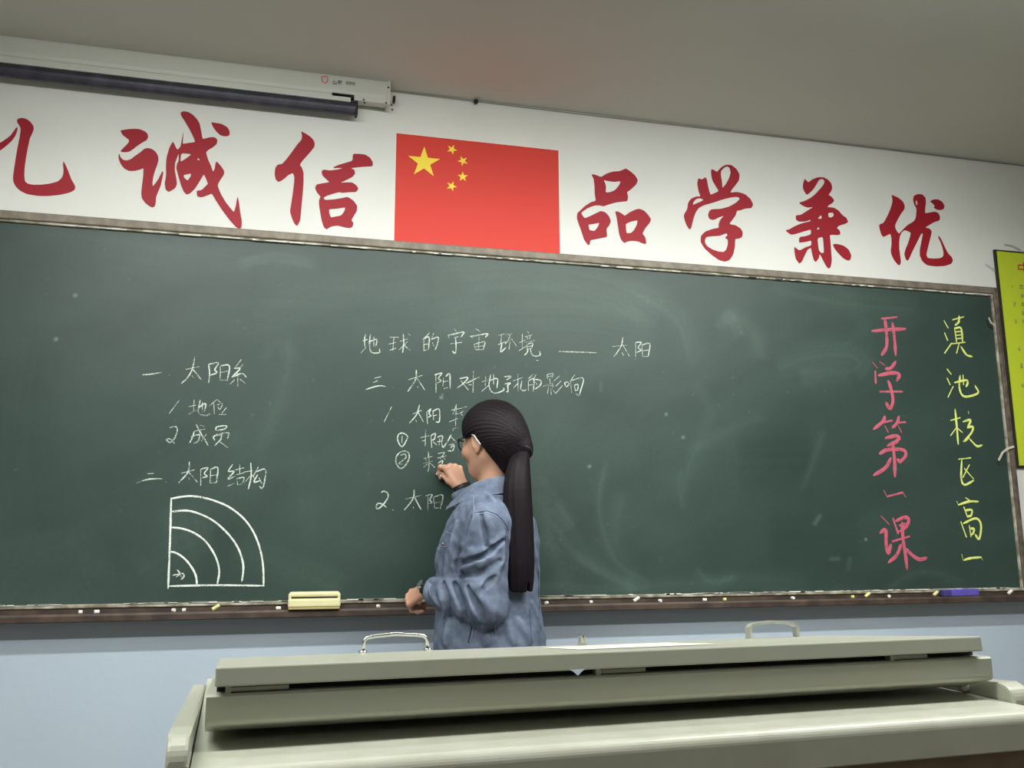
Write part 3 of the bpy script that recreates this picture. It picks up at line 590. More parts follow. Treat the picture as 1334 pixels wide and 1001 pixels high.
# ------------------------------------------------------------------ things on the tray
ZTR = 0.968
def eraser():
    q0, q1 = at(374.5, 797, -0.055), at(443, 795, -0.055); t = at(410, 771, -0.055)
    x0, x1 = q0[0], q1[0]; z0 = 0.9745; z1 = t[2]; H = z1-z0
    e = thing('board_eraser', 'cream plastic blackboard eraser with a dark slot on the chalk tray', 'eraser', ((x0+x1)/2, -0.055, z0))
    bm = bmesh.new(); box(bm, x0+0.003, x1-0.003, -0.074, -0.040, z0+H*0.70, z1, bevel=0.006, seg=3); box(bm, x0, x1, -0.078, -0.040, z0+H*0.12, z0+H*0.62, bevel=0.006, seg=3)
    box(bm, x0+0.001, x0+0.010, -0.076, -0.041, z0+H*0.3, z0+H*0.9, bevel=0.003); box(bm, x1-0.010, x1-0.001, -0.076, -0.041, z0+H*0.3, z0+H*0.9, bevel=0.003)
    obj('body', bm, M_cream, e, smooth=False)
    bm = bmesh.new(); box(bm, x0+0.006, x1-0.006, -0.070, -0.041, z0+H*0.55, z0+H*0.75); obj('slot', bm, M_dark, e)
    bm = bmesh.new(); box(bm, x0+0.002, x1-0.002, -0.076, -0.038, z0, z0+H*0.14, bevel=0.002); obj('felt_pad', bm, mat('tan felt', lin(170, 156, 110), 0.95), e)
eraser()
q0, q1 = at(1227, 780, -0.05), at(1273, 780, -0.05)
pe = thing('felt_eraser', 'purple felt eraser on the chalk tray at the right end', 'eraser', ((q0[0]+q1[0])/2, -0.05, 0.974))
bm = bmesh.new(); box(bm, q0[0]+0.035, q1[0], -0.064, -0.038, 0.9745, 0.999, bevel=0.003); obj('block', bm, M_purple, pe)
bm = bmesh.new(); box(bm, q0[0], q0[0]+0.037, -0.062, -0.039, 0.9745, 0.997, bevel=0.003); obj('end_block', bm, mat('dark purple felt', lin(64, 54, 120), 0.9), pe)
# chalk stubs
CB = [(105, 797, 0), (126, 797, 1), (226, 796, 0), (240, 789, 0), (282, 793, 2), (493, 786, 0), (770, 781, 0), (830, 782, 2), (860, 781, 0), (918, 780, 1), (944, 779, 0), (1033, 779, 1), (1111, 778, 0), (1131, 777, 2), (1158, 772, 0), (1220, 777, 2), (1317, 775, 2), (712, 782, 1), (363, 789, 1)]
place = {105: 'first from the left end', 126: 'second from the left end', 226: 'third from the left, under the diagram', 240: 'under the left part of the arc diagram', 282: 'slanted, under the arc diagram corner', 363: 'just left of the cream eraser', 493: 'between the eraser and the resting hand', 712: 'just right of the woman', 770: 'below the empty middle of the board', 830: 'slanted, second right of the woman', 860: 'third bit right of the woman', 918: 'fourth bit right of the woman', 944: 'fifth bit right of the woman', 1033: 'alone above the right desk handle', 1111: 'left of the pair under the pink writing', 1131: 'slanted, right of the pair under the pink writing', 1158: 'small bit under the last pink character', 1220: 'slanted, touching the purple eraser', 1317: 'in the right corner of the tray'}
for k, (x_, y_, t_) in enumerate(CB):
    q = at(x_, y_, -0.061); r_ = 0.0055; L = (0.010, 0.014, 0.024)[t_]; z_ = 0.974+r_
    bm = bmesh.new()
    if t_ == 2: d = np.array([math.cos(0.5), 0, 0.55]); d /= np.linalg.norm(d); a_p = np.array([q[0]-L/2, -0.060, z_]); b_p = a_p+d*L
    else: d = np.array([math.cos(k), math.sin(k)*0.3, 0]); d /= np.linalg.norm(d); a_p = np.array([q[0], -0.060, z_])-d*L/2; b_p = a_p+d*L
    tube(bm, [a_p, a_p+(b_p-a_p)*0.06, b_p-(b_p-a_p)*0.08, b_p], [r_*0.8, r_, r_*0.95, r_*0.7], 10)
    col_y = k in (10, 12, 13, 15, 4)
    tag(obj('chalk_stub', bm, M_chalk_bit_y if col_y else M_chalk_bit, smooth=False), ('yellowish' if col_y else 'white')+' chalk stub on the tray, '+place[x_], 'chalk', 'chalk stubs on the tray')

# ------------------------------------------------------------------ teaching desk
DA = math.radians(3.0)
DO = Vector((-0.0775, CAM[1]+1.050, 0.0)); W = 1.05
DM = Matrix.Translation(DO) @ Matrix.Rotation(DA, 4, 'Z')
desk = thing('teaching_desk', 'pale grey green steel teaching desk with a hinged lid in the foreground', 'desk', tuple(DM @ Vector((W/2, 0.1, 0))))
def arc(cy, cz, r, a0, a1, n=6): return [(cy+r*math.cos(math.radians(a0+(a1-a0)*i/n)), cz+r*math.sin(math.radians(a0+(a1-a0)*i/n))) for i in range(n+1)]
ZW = 0.955
# worktop with a rounded front edge, tilted slightly to the students
prof = [(0.50, ZW+0.004)]+arc(-0.080+0.014, ZW-0.006-0.014, 0.014, 84, 180, 8)+[(-0.080, ZW-0.052), (-0.070, ZW-0.056), (0.50, ZW-0.056)]
bm = bmesh.new(); extrude_profile(bm, prof, -0.010, W+0.006, DM); wt = obj('worktop', bm, M_steel_worn, desk)
# rear upper module (front bar)
prof = [(0.0, 1.006), (0.003, 1.0085), (0.02, 1.0085), (0.45, 0.970), (0.45, 0.962), (0.05, 0.962)]+arc(0.008, 0.983, 0.008, 265, 180, 5)
bm = bmesh.new(); extrude_profile(bm, prof, 0.0, W+0.003, DM); obj('upper_case', bm, M_steel, desk)
bm = bmesh.new(); extrude_profile(bm, [(0.020, 0.99), (0.020, 1.0145), (0.34, 0.9855), (0.34, 0.965)], 0.010, W-0.010, DM); obj('case_opening', bm, M_dark, desk)
# lid : falls slightly towards the teacher
Ms = DM @ Matrix.Translation((0, 0, 1.037)) @ Matrix.Rotation(math.radians(-5.0), 4, 'X')
bm = bmesh.new(); box(bm, 0.008, W-0.012, -0.001, 0.36, -0.0205, 0.0, Ms, bevel=0.002); obj('lid', bm, M_steel, desk)
lid = COL.objects[-1] if False else [o for o in bpy.data.objects if o.name == 'lid'][0]
for pa, pb in ((297, 378), (790, 857), (1198, 1250)):
    A = Vector(at(pa, 880, DO.y)); B_ = Vector(at(pb, 880, DO.y)); a = (DM.inverted() @ A).x; b2 = (DM.inverted() @ B_).x
    bm = bmesh.new(); box(bm, a, b2, 0.006, 0.019, 1.0095, 1.0150, DM, bevel=0.001); tubep = [DM @ Vector((a, 0.008, 1.018)), DM @ Vector((b2, 0.008, 1.018))]
    tube(bm, tubep, 0.0028, 8); box(bm, a-0.002, a+0.004, 0.004, 0.016, 1.0075, 1.019, DM); obj('hinge', bm, M_hinge, desk)
# handles
def handle(px, pyb, w_, r_, lab, flat, v):
    base = Vector(at(px, pyb, DO.y+v)); l = Ms.inverted() @ base; x0 = l.x
    pts = []
    H = 0.024
    P = [(0, 0, -0.001), (0.001, 0, H*0.75), (0.006, 0, H*0.93), (0.016, 0, H), (w_/2, 0, H*1.10), (w_-0.016, 0, H), (w_-0.006, 0, H*0.93), (w_-0.001, 0, H*0.75), (w_, 0, -0.001)]
    bm = bmesh.new()
    if flat:
        for A, B_ in zip(P, P[1:]):
            V8 = [];
            A_, B2 = Vector(A), Vector(B_)
            d = (B2-A_).normalized(); nz = Vector((-d.z, 0, d.x))*0.0022
            for p in (A_-d*0.001, B2+d*0.001):
                for sy in (-0.008, 0.008):
                    for sn in (-1, 1): V8.append(bm.verts.new(Ms @ (Vector((x0, v, 0))+p+Vector((0, sy, 0))+nz*sn)))
            for f in ((0, 1, 3, 2), (4, 6, 7, 5), (0, 4, 5, 1), (2, 3, 7, 6), (0, 2, 6, 4), (1, 5, 7, 3)): bm.faces.new([V8[i] for i in f])
    else:
        tube(bm, [Ms @ (Vector((x0, v, 0))+Vector(p)) for p in P], r_, 10)
        for xx in (0, w_): 
            tube(bm, [Ms @ Vector((x0+xx, v, 0)), Ms @ Vector((x0+xx, v, 0.004))], 0.0062, 12)
    o = obj('handle', bm, M_satin if flat else M_chrome, lid, smooth=not flat); o['label'] = lab
handle(474, 847, 0.098, 0.0030, 'bent round chrome handle', False, 0.325)
handle(994, 826, 0.094, 0.0035, 'flat satin handle', True, 0.325)
l = Ms.inverted() @ Vector(at(767, 834, DO.y+0.31))
bm = bmesh.new(); tube(bm, [Ms @ Vector((l.x, 0.31, -0.001)), Ms @ Vector((l.x, 0.31, 0.012))], 0.0062, 14); tube(bm, [Ms @ Vector((l.x, 0.31, 0.0)), Ms @ Vector((l.x, 0.31, 0.003))], 0.009, 14)
box(bm, l.x-0.0045, l.x-0.001, 0.304, 0.316, 0.010, 0.0165, Ms, bevel=0.001); box(bm, l.x+0.001, l.x+0.0045, 0.304, 0.316, 0.010, 0.015, Ms, bevel=0.001); obj('lock_cylinder', bm, M_chrome, lid)
# side arms: long bars, rounded over at the front
def sidearm(x0, x1, zt_, yf, slope=0.0):
    r = 0.026; prof = arc(yf+r, zt_-r, r, 180, 90, 8)+[(0.50, zt_+slope), (0.50, 0.05), (yf, 0.05)]
    bm = bmesh.new(); extrude_profile(bm, prof, x0, x1, DM); 
    es = [e for e in bm.edges if abs((DM.inverted() @ e.verts[0].co).x-(DM.inverted() @ e.verts[1].co).x) < 1e-6]
    bmesh.ops.bevel(bm, geom=es, offset=0.004, segments=2, profile=0.5, affect='EDGES', clamp_overlap=True)
    obj('side_panel', bm, M_steel, desk, smooth=False)
sidearm(-0.033, -0.0115, 0.981, -0.083, -0.03); sidearm(W+0.007, W+0.040, 0.974, -0.030, -0.03)
bm = bmesh.new(); box(bm, -0.004, W+0.006, -0.050, 0.50, 0.05, ZW-0.055, DM, bevel=0.003); obj('cabinet_front', bm, M_brown, desk)
q = DM @ Vector((W-0.005, -0.004, 0)); p = atz(1256, 893, ZW+0.007)
bm = bmesh.new(); bmesh.ops.create_uvsphere(bm, u_segments=14, v_segments=10, radius=0.0075)
for v in bm.verts: v.co = Vector((p[0], p[1], ZW+0.006))+Vector((v.co.x*1.2, v.co.y, v.co.z))
o = obj('rubber_stop', bm, mat('white rubber', lin(214, 210, 204), 0.6), desk, smooth=True); o['label'] = 'white rubber stop'
bm = bmesh.new(); box(bm, -0.04, W+0.046, -0.07, 0.50, 0.0, 0.05, DM, bevel=0.004); obj('plinth', bm, M_dark, desk)
# paper on the lid
pc = [Ms.inverted() @ Vector(p) for p in ()]
pn_ = [Ms.inverted() @ Vector(atz(x_, y_, 1.0300)) for x_, y_ in ((745, 843.5), (908, 835))]
bm = bmesh.new(); box(bm, pn_[0].x, pn_[1].x, 0.085, 0.235, 0.0006, 0.0012, Ms)
tag(obj('paper_sheet', bm, M_paper), 'white sheet of paper lying on the lid of the teaching desk', 'paper')
# plastic scrap caught under the lid
cc = DM.inverted() @ Vector(at(758, 871, DO.y))
V = [(cc.x-0.014, -0.002, 1.0195), (cc.x+0.016, -0.002, 1.020), (cc.x+0.008, -0.003, 1.0155), (cc.x+0.002, -0.004, 1.0105), (cc.x-0.004, -0.003, 1.0158)]
V = [tuple(DM @ Vector(v)) for v in V]+[tuple(DM @ (Vector(v)+Vector((0, 0.0015, 0)))) for v in V]
tag(obj('plastic_scrap', pydata('plastic_scrap', V, [(0, 4, 3, 2, 1), (5, 6, 7, 8, 9)]+[(k, (k+1) % 5, 5+(k+1) % 5, 5+k) for k in range(5)]), M_scrap), 'small torn pale plastic scrap in the gap under the desk lid', 'scrap')
# ------------------------------------------------------------------ the woman : smooth-blended distance fields meshed with surface nets
class Prim:
    __slots__ = ('f', 'c', 'r', 'k', 'op')
    def __init__(s, f, c, r, k=0.01, op='u'): s.f, s.c, s.r, s.k, s.op = f, np.asarray(c, float), r, k, op
def cone(a, b, ra, rb, k=0.01, op='u'):
    a = np.asarray(a, float); b = np.asarray(b, float); ba = b-a; L2 = ba@ba+1e-12
    def f(P):
        pa = P-a; t = np.clip(pa@ba/L2, 0, 1); return np.linalg.norm(pa-t[:, None]*ba, axis=1)-(ra+(rb-ra)*t)
    return Prim(f, (a+b)/2, math.sqrt(L2)/2+max(ra, rb), k, op)
def ell(c, r, M=None, k=0.01, op='u'):
    c = np.asarray(c, float); r = np.asarray(r, float); M = np.eye(3) if M is None else np.asarray(M)
    def f(P):
        q = (P-c)@M; k0 = np.linalg.norm(q/r, axis=1); k1 = np.linalg.norm(q/(r*r), axis=1)+1e-9; return k0*(k0-1)/k1
    return Prim(f, c, max(r), k, op)
def poly3(pts, rs, k=0.01, op='u'):
    pts = [np.asarray(p, float) for p in pts]; rs = [float(r) for r in rs]
    def f(P):
        D = None
        for a, b, ra, rb in zip(pts, pts[1:], rs, rs[1:]):
            ba = b-a; pa = P-a; t = np.clip(pa@ba/(ba@ba+1e-12), 0, 1); d = np.linalg.norm(pa-t[:, None]*ba, axis=1)-(ra+(rb-ra)*t)
            D = d if D is None else np.minimum(D, d)
        return D
    A = np.array(pts); m = (A.min(0)+A.max(0))/2
    return Prim(f, m, np.linalg.norm(A-m, axis=1).max()+max(rs), k, op)
def stack(c, L, F, rows, k=0.02, op='u'):
    """elliptical column: rows of (z, half width along L, half depth along F, offset along F, offset along L)"""
    rows = np.array(rows, float); z = rows[:, 0]; c = np.asarray(c, float)
    def f(P):
        q = P-c; zz = P[:, 2]
        ra = np.interp(zz, z, rows[:, 1]); rb = np.interp(zz, z, rows[:, 2]); o = np.interp(zz, z, rows[:, 3]); oa = np.interp(zz, z, rows[:, 4])
        a = q[:, :2]@L[:2]-oa; b = q[:, :2]@F[:2]-o
        n = 2.3; e = ((np.abs(a)/ra)**n+(np.abs(b)/rb)**n)**(1/n)
        d = (e-1)*np.minimum(ra, rb)*0.9
        dz = np.maximum(z[0]-zz, zz-z[-1]); return np.maximum(d, dz)
    m = (z[0]+z[-1])/2
    return Prim(f, (c[0], c[1], m), math.hypot((z[-1]-z[0])/2, rows[:, 1].max()+0.05), k, op)
def evalp(prims, P, cull=None):
    D = np.full(len(P), 1e3)
    for p in prims:
        if cull is not None and np.linalg.norm(cull[0]-p.c) > cull[1]+p.r+0.06 and p.op == 'u': continue
        d = p.f(P)
        if p.op == 'u':
            h = np.clip(0.5+0.5*(D-d)/p.k, 0, 1); D = D*(1-h)+d*h-p.k*h*(1-h)
        elif p.op == 's':     # smooth subtraction
            d = -d; h = np.clip(0.5-0.5*(D-d)/p.k, 0, 1); D = D*(1-h)+d*h+p.k*h*(1-h)
        elif p.op == 'd':     # displacement
            D = D+d
    return D
def surfnet(name, prims, lo, hi, h):
    lo = np.array(lo, float); n = np.ceil((np.array(hi)-lo)/h).astype(int)+1
    B = 24; F = np.full(n, 1.0, np.float32)
    for i in range(0, n[0], B):
        for j in range(0, n[1], B):
            for k in range(0, n[2], B):
                m = np.minimum(B, n-np.array((i, j, k))); c = lo+h*(np.array((i, j, k))+m/2); R = h*np.linalg.norm(m)/2+0.002
                d0 = evalp(prims, c[None])[0]
                if d0 > R*1.35+0.02: continue
                if d0 < -R*1.6-0.05: F[i:i+m[0], j:j+m[1], k:k+m[2]] = -1; continue
                g = np.stack(np.meshgrid(*[lo[a]+h*(np.arange(m[a])+(i, j, k)[a]) for a in range(3)], indexing='ij'), -1).reshape(-1, 3)
                F[i:i+m[0], j:j+m[1], k:k+m[2]] = evalp(prims, g, (c, R)).reshape(m)
    S = F < 0
    cs = sum(S[a:n[0]-1+a, b:n[1]-1+b, c:n[2]-1+c].astype(np.int8) for a in (0, 1) for b in (0, 1) for c in (0, 1))
    act = (cs > 0) & (cs < 8); ii = np.argwhere(act); vid = np.full(act.shape, -1, np.int64); vid[act] = np.arange(len(ii))
    acc = np.zeros((len(ii), 3)); cnt = np.zeros(len(ii))
    cor = [(a, b, c) for a in (0, 1) for b in (0, 1) for c in (0, 1)]
    for p in cor:
        for ax in range(3):
            if p[ax]: continue
            q = list(p); q[ax] = 1
            f0 = F[ii[:, 0]+p[0], ii[:, 1]+p[1], ii[:, 2]+p[2]]; f1 = F[ii[:, 0]+q[0], ii[:, 1]+q[1], ii[:, 2]+q[2]]
            m = (f0 < 0) != (f1 < 0); t = f0/(f0-f1+1e-12); v = np.array(p, float)[None].repeat(len(ii), 0); v[:, ax] = np.clip(t, 0, 1)
            acc[m] += v[m]; cnt[m] += 1
    V = lo+h*(ii+acc/cnt[:, None]); Q = []
    for ax in range(3):
        o1, o2 = [(1, 2), (2, 0), (0, 1)][ax]
        sl0 = [slice(None)]*3; sl1 = [slice(None)]*3; sl0[ax] = slice(0, n[ax]-1); sl1[ax] = slice(1, n[ax])
        s0, s1 = S[tuple(sl0)], S[tuple(sl1)]; e = np.argwhere(s0 != s1); e = e[(e[:, o1] > 0) & (e[:, o2] > 0) & (e[:, o1] < n[o1]-1) & (e[:, o2] < n[o2]-1)]
        def vi(d1, d2):
            q = e.copy(); q[:, o1] += d1; q[:, o2] += d2; return vid[q[:, 0], q[:, 1], q[:, 2]]
        q = np.stack([vi(-1, -1), vi(0, -1), vi(0, 0), vi(-1, 0)], 1); ins = s0[e[:, 0], e[:, 1], e[:, 2]]
        q[~ins] = q[~ins][:, ::-1]; Q.append(q)
    Q = np.concatenate(Q); Q = Q[(Q >= 0).all(1)]
    me = np_mesh(name, V, Q); me.polygons.foreach_set('use_smooth', [True]*len(me.polygons)); return me

def unit(v): v = np.asarray(v, float); return v/np.linalg.norm(v)
A_ = at
# body frame : facing toward the board and to the left
TB = math.radians(62)
BF = np.array([-math.sin(TB), math.cos(TB), 0]); BL = np.array([-math.cos(TB), -math.sin(TB), 0])   # forward, her left
TC = A_(640, 740, -0.29); TC[2] = 0
shL = A_(636, 676, -0.430); elL = A_(632, 784, -0.440); wrL = A_(556, 768, -0.265)
shR = A_(668, 674, -0.155); elR = A_(636, 724, -0.135); wrR = A_(602, 636, -0.100)
nk0 = A_(640, 642, -0.285); 
# head frame
TH = math.radians(43); tilt = math.radians(10)
HF = np.array([-math.sin(TH), math.cos(TH), 0]); HL = np.array([-math.cos(TH), -math.sin(TH), 0])
HU = unit(np.array([0, 0, 1.0])+HF*0.0); HFt = unit(HF*math.cos(tilt)-HU*math.sin(tilt)); HUt = unit(np.cross(HFt, HL)); HUt = HUt*np.sign(HUt[2])
HC = A_(639, 571, -0.295)                                          # centre of the cranium
HM = np.stack([HL, HFt, HUt], 1)                                   # columns : left, forward, up
H = lambda a, b, c: HC+HL*a+HFt*b+HUt*c
def hell(a, b, c, r, k=0.012, op='u', M=None): return ell(H(a, b, c), r, HM if M is None else M, k, op)

def hand(W, D, N, side, curl, spread=0.0, thumb=None, sc=1.0):
    """palm and five separate curled fingers. W wrist, D to the knuckles, N back of the hand, side = thumb direction"""
    D = unit(D); N = unit(N-D*(N@D)); T = unit(np.cross(D, N)*side); pr = []
    kn = []
    for i, (t, dl) in enumerate(((0.028, 0.082), (0.0095, 0.088), (-0.0095, 0.083), (-0.027, 0.074))):
        K = W+(D*dl+T*t)*sc+N*(0.003 if i in (1, 2) else 0.0); kn.append(K)
        pr.append(cone(W+T*t*0.45*sc+D*0.006, K-N*0.004, 0.0150*sc, 0.0118*sc, 0.012))
    pr.append(cone(W-N*0.006+T*0.010*sc+D*0.02, W-N*0.012+T*0.016*sc+D*0.055*sc, 0.015*sc, 0.013*sc, 0.012))
    L3 = ((0.040, 0.024, 0.020), (0.044, 0.027, 0.021), (0.041, 0.025, 0.020), (0.032, 0.020, 0.018))
    tips = []
    for i, K in enumerate(kn):
        p = K; ang = 0
        for j, (l, r) in enumerate(zip(L3[i], ((0.0095, 0.0086), (0.0086, 0.0078), (0.0078, 0.0066)))):
            ang += curl[i][j]; d = D*math.cos(ang)-N*math.sin(ang)+T*spread*(1.5-i)*0.12; q = p+unit(d)*l*sc
            pr.append(cone(p, q, r[0]*sc, r[1]*sc, 0.004)); pr.append(ell(p+N*0.001, (0.0100*sc,)*3, None, 0.003)); p = q
        tips.append(p)
    tb = W+T*0.018*sc+D*0.018*sc-N*0.006
    t1, t2, t3 = thumb
    P1 = tb+(D*t1[0]+T*t1[1]+N*t1[2])*sc; P2 = P1+(D*t2[0]+T*t2[1]+N*t2[2])*sc; P3 = P2+(D*t3[0]+T*t3[1]+N*t3[2])*sc
    pr += [cone(tb, P1, 0.0150*sc, 0.0115*sc, 0.010), cone(P1, P2, 0.0112*sc, 0.0098*sc, 0.004), cone(P2, P3, 0.0098*sc, 0.0078*sc, 0.003)]
    return pr, tips, (P1, P2, P3), (D, N, T)

knR = A_(587, 603, -0.068); knL = A_(527, 778, -0.190)
hR, tipsR, thR, frR = hand(wrR+unit(knR-wrR)*0.004, knR-wrR, np.array([0.35, -1.0, 0.25]), -1, ((0.9, 1.2, 0.6), (1.15, 1.25, 0.6), (1.3, 1.3, 0.6), (1.35, 1.3, 0.6)),
    thumb=((0.022, 0.012, -0.010), (0.024, 0.001, -0.010), (0.018, -0.006, -0.010)), sc=0.90)
hL, tipsL, thL, frL = hand(wrL+unit(knL-wrL)*0.004, knL-wrL+np.array([0, 0, -0.012]), np.array([-0.25, -0.75, 0.75]), 1, ((0.75, 1.0, 0.5), (0.95, 1.05, 0.5), (1.05, 1.1, 0.5), (1.1, 1.1, 0.5)),
    thumb=((0.018, 0.018, -0.016), (0.022, 0.002, -0.014), (0.018, -0.004, -0.008)), sc=0.90)
ft = 0.0
hipz = 0.84
hipL = TC+BL*0.072; hipL[2] = hipz; hipR = TC-BL*0.072; hipR[2] = hipz
knL_, knR_ = TC+BL*0.09+BF*0.015, TC-BL*0.09+BF*0.035; knL_[2] = knR_[2] = 0.46
anL, anR = TC+BL*0.095-BF*0.015, TC-BL*0.10+BF*0.02; anL[2] = anR[2] = 0.085
body = [stack(TC, BL, BF, [(0.80, .140, .105, 0, 0), (0.90, .145, .105, 0, 0), (1.02, .125, .092, 0.01, 0), (1.12, .135, .105, .015, 0), (1.24, .130, .09, 0, 0), (1.29, .085, .055, -.005, 0), (1.335, .05, .045, -.005, 0)], 0.03),
    cone(nk0+np.array([0, 0, -.05]), H(0, -0.022, -0.075), 0.055, 0.047, 0.03),
    cone(shL, elL, 0.045, 0.036, 0.03), cone(elL, wrL, 0.036, 0.0225, 0.012), cone(shR, elR, 0.045, 0.036, 0.03), cone(elR, wrR, 0.036, 0.0225, 0.012),
    cone(hipL, knL_, 0.074, 0.052, 0.04), cone(hipR, knR_, 0.074, 0.052, 0.04), cone(knL_, anL, 0.052, 0.034, 0.02), cone(knR_, anR, 0.052, 0.034, 0.02),
    cone(anL, anL+BF*0.11-np.array([0, 0, .05]), 0.034, 0.026, 0.02), cone(anR, anR+BF*0.11-np.array([0, 0, .05]), 0.034, 0.026, 0.02)]
# head : cranium, face, jaw, features
body += [hell(0, -0.012, 0.012, (0.072, 0.088, 0.088), 0.02), hell(0, 0.030, -0.030, (0.060, 0.060, 0.070), 0.03), cone(H(0, 0.062, -0.093), H(0, 0.03, -0.085), 0.020, 0.032, 0.03),
    cone(H(0.045, 0.0, -0.062), H(0.018, 0.058, -0.090), 0.016, 0.016, 0.03), cone(H(-0.045, 0.0, -0.062), H(-0.018, 0.058, -0.090), 0.016, 0.016, 0.03),
    hell(0.038, 0.064, -0.035, (0.022, 0.018, 0.018), 0.02), hell(-0.038, 0.064, -0.035, (0.022, 0.018, 0.018), 0.02),
    hell(0.030, 0.083, -0.006, (0.016, 0.010, 0.011), 0.012, 's'), hell(-0.030, 0.083, -0.006, (0.016, 0.010, 0.011), 0.012, 's'),
    hell(0.030, 0.072, -0.007, (0.0125, 0.0125, 0.0115), 0.003), hell(-0.030, 0.072, -0.007, (0.0125, 0.0125, 0.0115), 0.003),
    cone(H(0, 0.086, 0.0), H(0, 0.104, -0.034), 0.007, 0.0095, 0.010), hell(0.010, 0.094, -0.038, (0.0075, 0.008, 0.006), 0.005), hell(-0.010, 0.094, -0.038, (0.0075, 0.008, 0.006), 0.005),
    cone(H(-0.018, 0.085, -0.060), H(0.018, 0.085, -0.060), 0.0048, 0.0048, 0.006), cone(H(0, 0.091, -0.0575), H(0, 0.091, -0.0575), 0.0055, 0.0055, 0.006), cone(H(-0.013, 0.085, -0.069), H(0.013, 0.085, -0.069), 0.0062, 0.0062, 0.006),
    cone(H(-0.018, 0.095, -0.0645), H(0.018, 0.095, -0.0645), 0.0016, 0.0016, 0.003, 's')]
for s in (1, -1):   # ears
    EM = HM
    body += [ell(H(0.074*s, 0.004, -0.018), (0.010, 0.018, 0.031), HM, 0.006), ell(H(0.084*s, 0.008, -0.014), (0.008, 0.011, 0.020), HM, 0.004, 's'),
             cone(H(0.078*s, 0.012, 0.004), H(0.082*s, -0.010, 0.004), 0.0035, 0.004, 0.003), cone(H(0.082*s, -0.010, 0.004), H(0.078*s, -0.006, -0.030), 0.004, 0.0035, 0.003),
             ell(H(0.073*s, 0.008, -0.045), (0.006, 0.008, 0.009), HM, 0.005)]
body += hR+hL
def lohi(pts, m): P = np.array(pts); return P.min(0)-m, P.max(0)+m
allp = [p.c-p.r for p in body]+[p.c+p.r for p in body]
lo, hi = lohi(allp, 0.01); lo[2] = max(lo[2], 0.0)
M_skin = bpy.data.materials.new('skin'); M_skin.use_nodes = True; b = M_skin.node_tree.nodes['Principled BSDF']
b.inputs['Base Color'].default_value = (*lin(206, 158, 132), 1); b.inputs['Roughness'].default_value = 0.5
b.inputs['Subsurface Weight'].default_value = 0.12; b.inputs['Subsurface Radius'].default_value = (0.02, 0.008, 0.004); b.inputs['Subsurface Scale'].default_value = 0.5
person = thing('person', 'woman in a blue denim jacket with a long black ponytail, writing on the blackboard', 'person', (TC[0], TC[1], 0))
person.rotation_euler = (0, 0, 0)
bo = obj('body', surfnet('body', body, lo, hi, 0.0034), M_skin, person)

# --- denim jacket
ccL = wrL+unit(elL-wrL)*0.035; ccR = wrR+unit(elR-wrR)*0.020
M_denim = bpy.data.materials.new('denim'); M_denim.use_nodes = True; nt = M_denim.node_tree; b = nt.nodes['Principled BSDF']
tc = nt.nodes.new('ShaderNodeTexCoord'); n1 = nt.nodes.new('ShaderNodeTexNoise'); n1.inputs['Scale'].default_value = 26; n1.inputs['Detail'].default_value = 8; n1.inputs['Roughness'].default_value = 0.65
nt.links.new(tc.outputs['Object'], n1.inputs['Vector'])
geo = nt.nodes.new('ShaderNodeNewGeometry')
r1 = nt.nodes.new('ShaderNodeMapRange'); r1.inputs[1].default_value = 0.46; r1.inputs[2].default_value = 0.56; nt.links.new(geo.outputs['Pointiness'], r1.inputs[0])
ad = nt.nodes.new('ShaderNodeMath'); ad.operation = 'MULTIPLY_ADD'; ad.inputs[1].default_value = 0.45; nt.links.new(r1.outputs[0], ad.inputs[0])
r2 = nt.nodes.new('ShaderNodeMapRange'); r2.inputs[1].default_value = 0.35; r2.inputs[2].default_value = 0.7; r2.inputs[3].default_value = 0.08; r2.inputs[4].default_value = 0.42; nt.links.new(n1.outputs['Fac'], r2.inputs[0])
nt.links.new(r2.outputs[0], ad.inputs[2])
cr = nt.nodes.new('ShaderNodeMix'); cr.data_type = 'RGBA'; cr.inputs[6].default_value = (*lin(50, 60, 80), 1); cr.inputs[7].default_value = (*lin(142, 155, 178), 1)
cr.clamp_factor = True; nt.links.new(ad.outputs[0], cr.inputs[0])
mp = nt.nodes.new('ShaderNodeMapping'); mp.inputs['Rotation'].default_value = (0, 0.78, 0.3); nt.links.new(tc.outputs['Object'], mp.inputs[0])
wv = nt.nodes.new('ShaderNodeTexWave'); wv.inputs['Scale'].default_value = 260; wv.inputs['Distortion'].default_value = 1.5; nt.links.new(mp.outputs[0], wv.inputs[0])
bp = nt.nodes.new('ShaderNodeBump'); bp.inputs['Strength'].default_value = 0.25; bp.inputs['Distance'].default_value = 0.0006; nt.links.new(wv.outputs['Fac'], bp.inputs['Height'])
nt.links.new(bp.outputs[0], b.inputs['Normal']); nt.links.new(cr.outputs[2], b.inputs['Base Color']); b.inputs['Roughness'].default_value = 0.85; b.inputs['Specular IOR Level'].default_value = 0.2
M_denim_l = mat('denim seam light', lin(134, 144, 168), 0.9); M_denim_d = mat('denim seam dark', lin(52, 60, 80), 0.9)

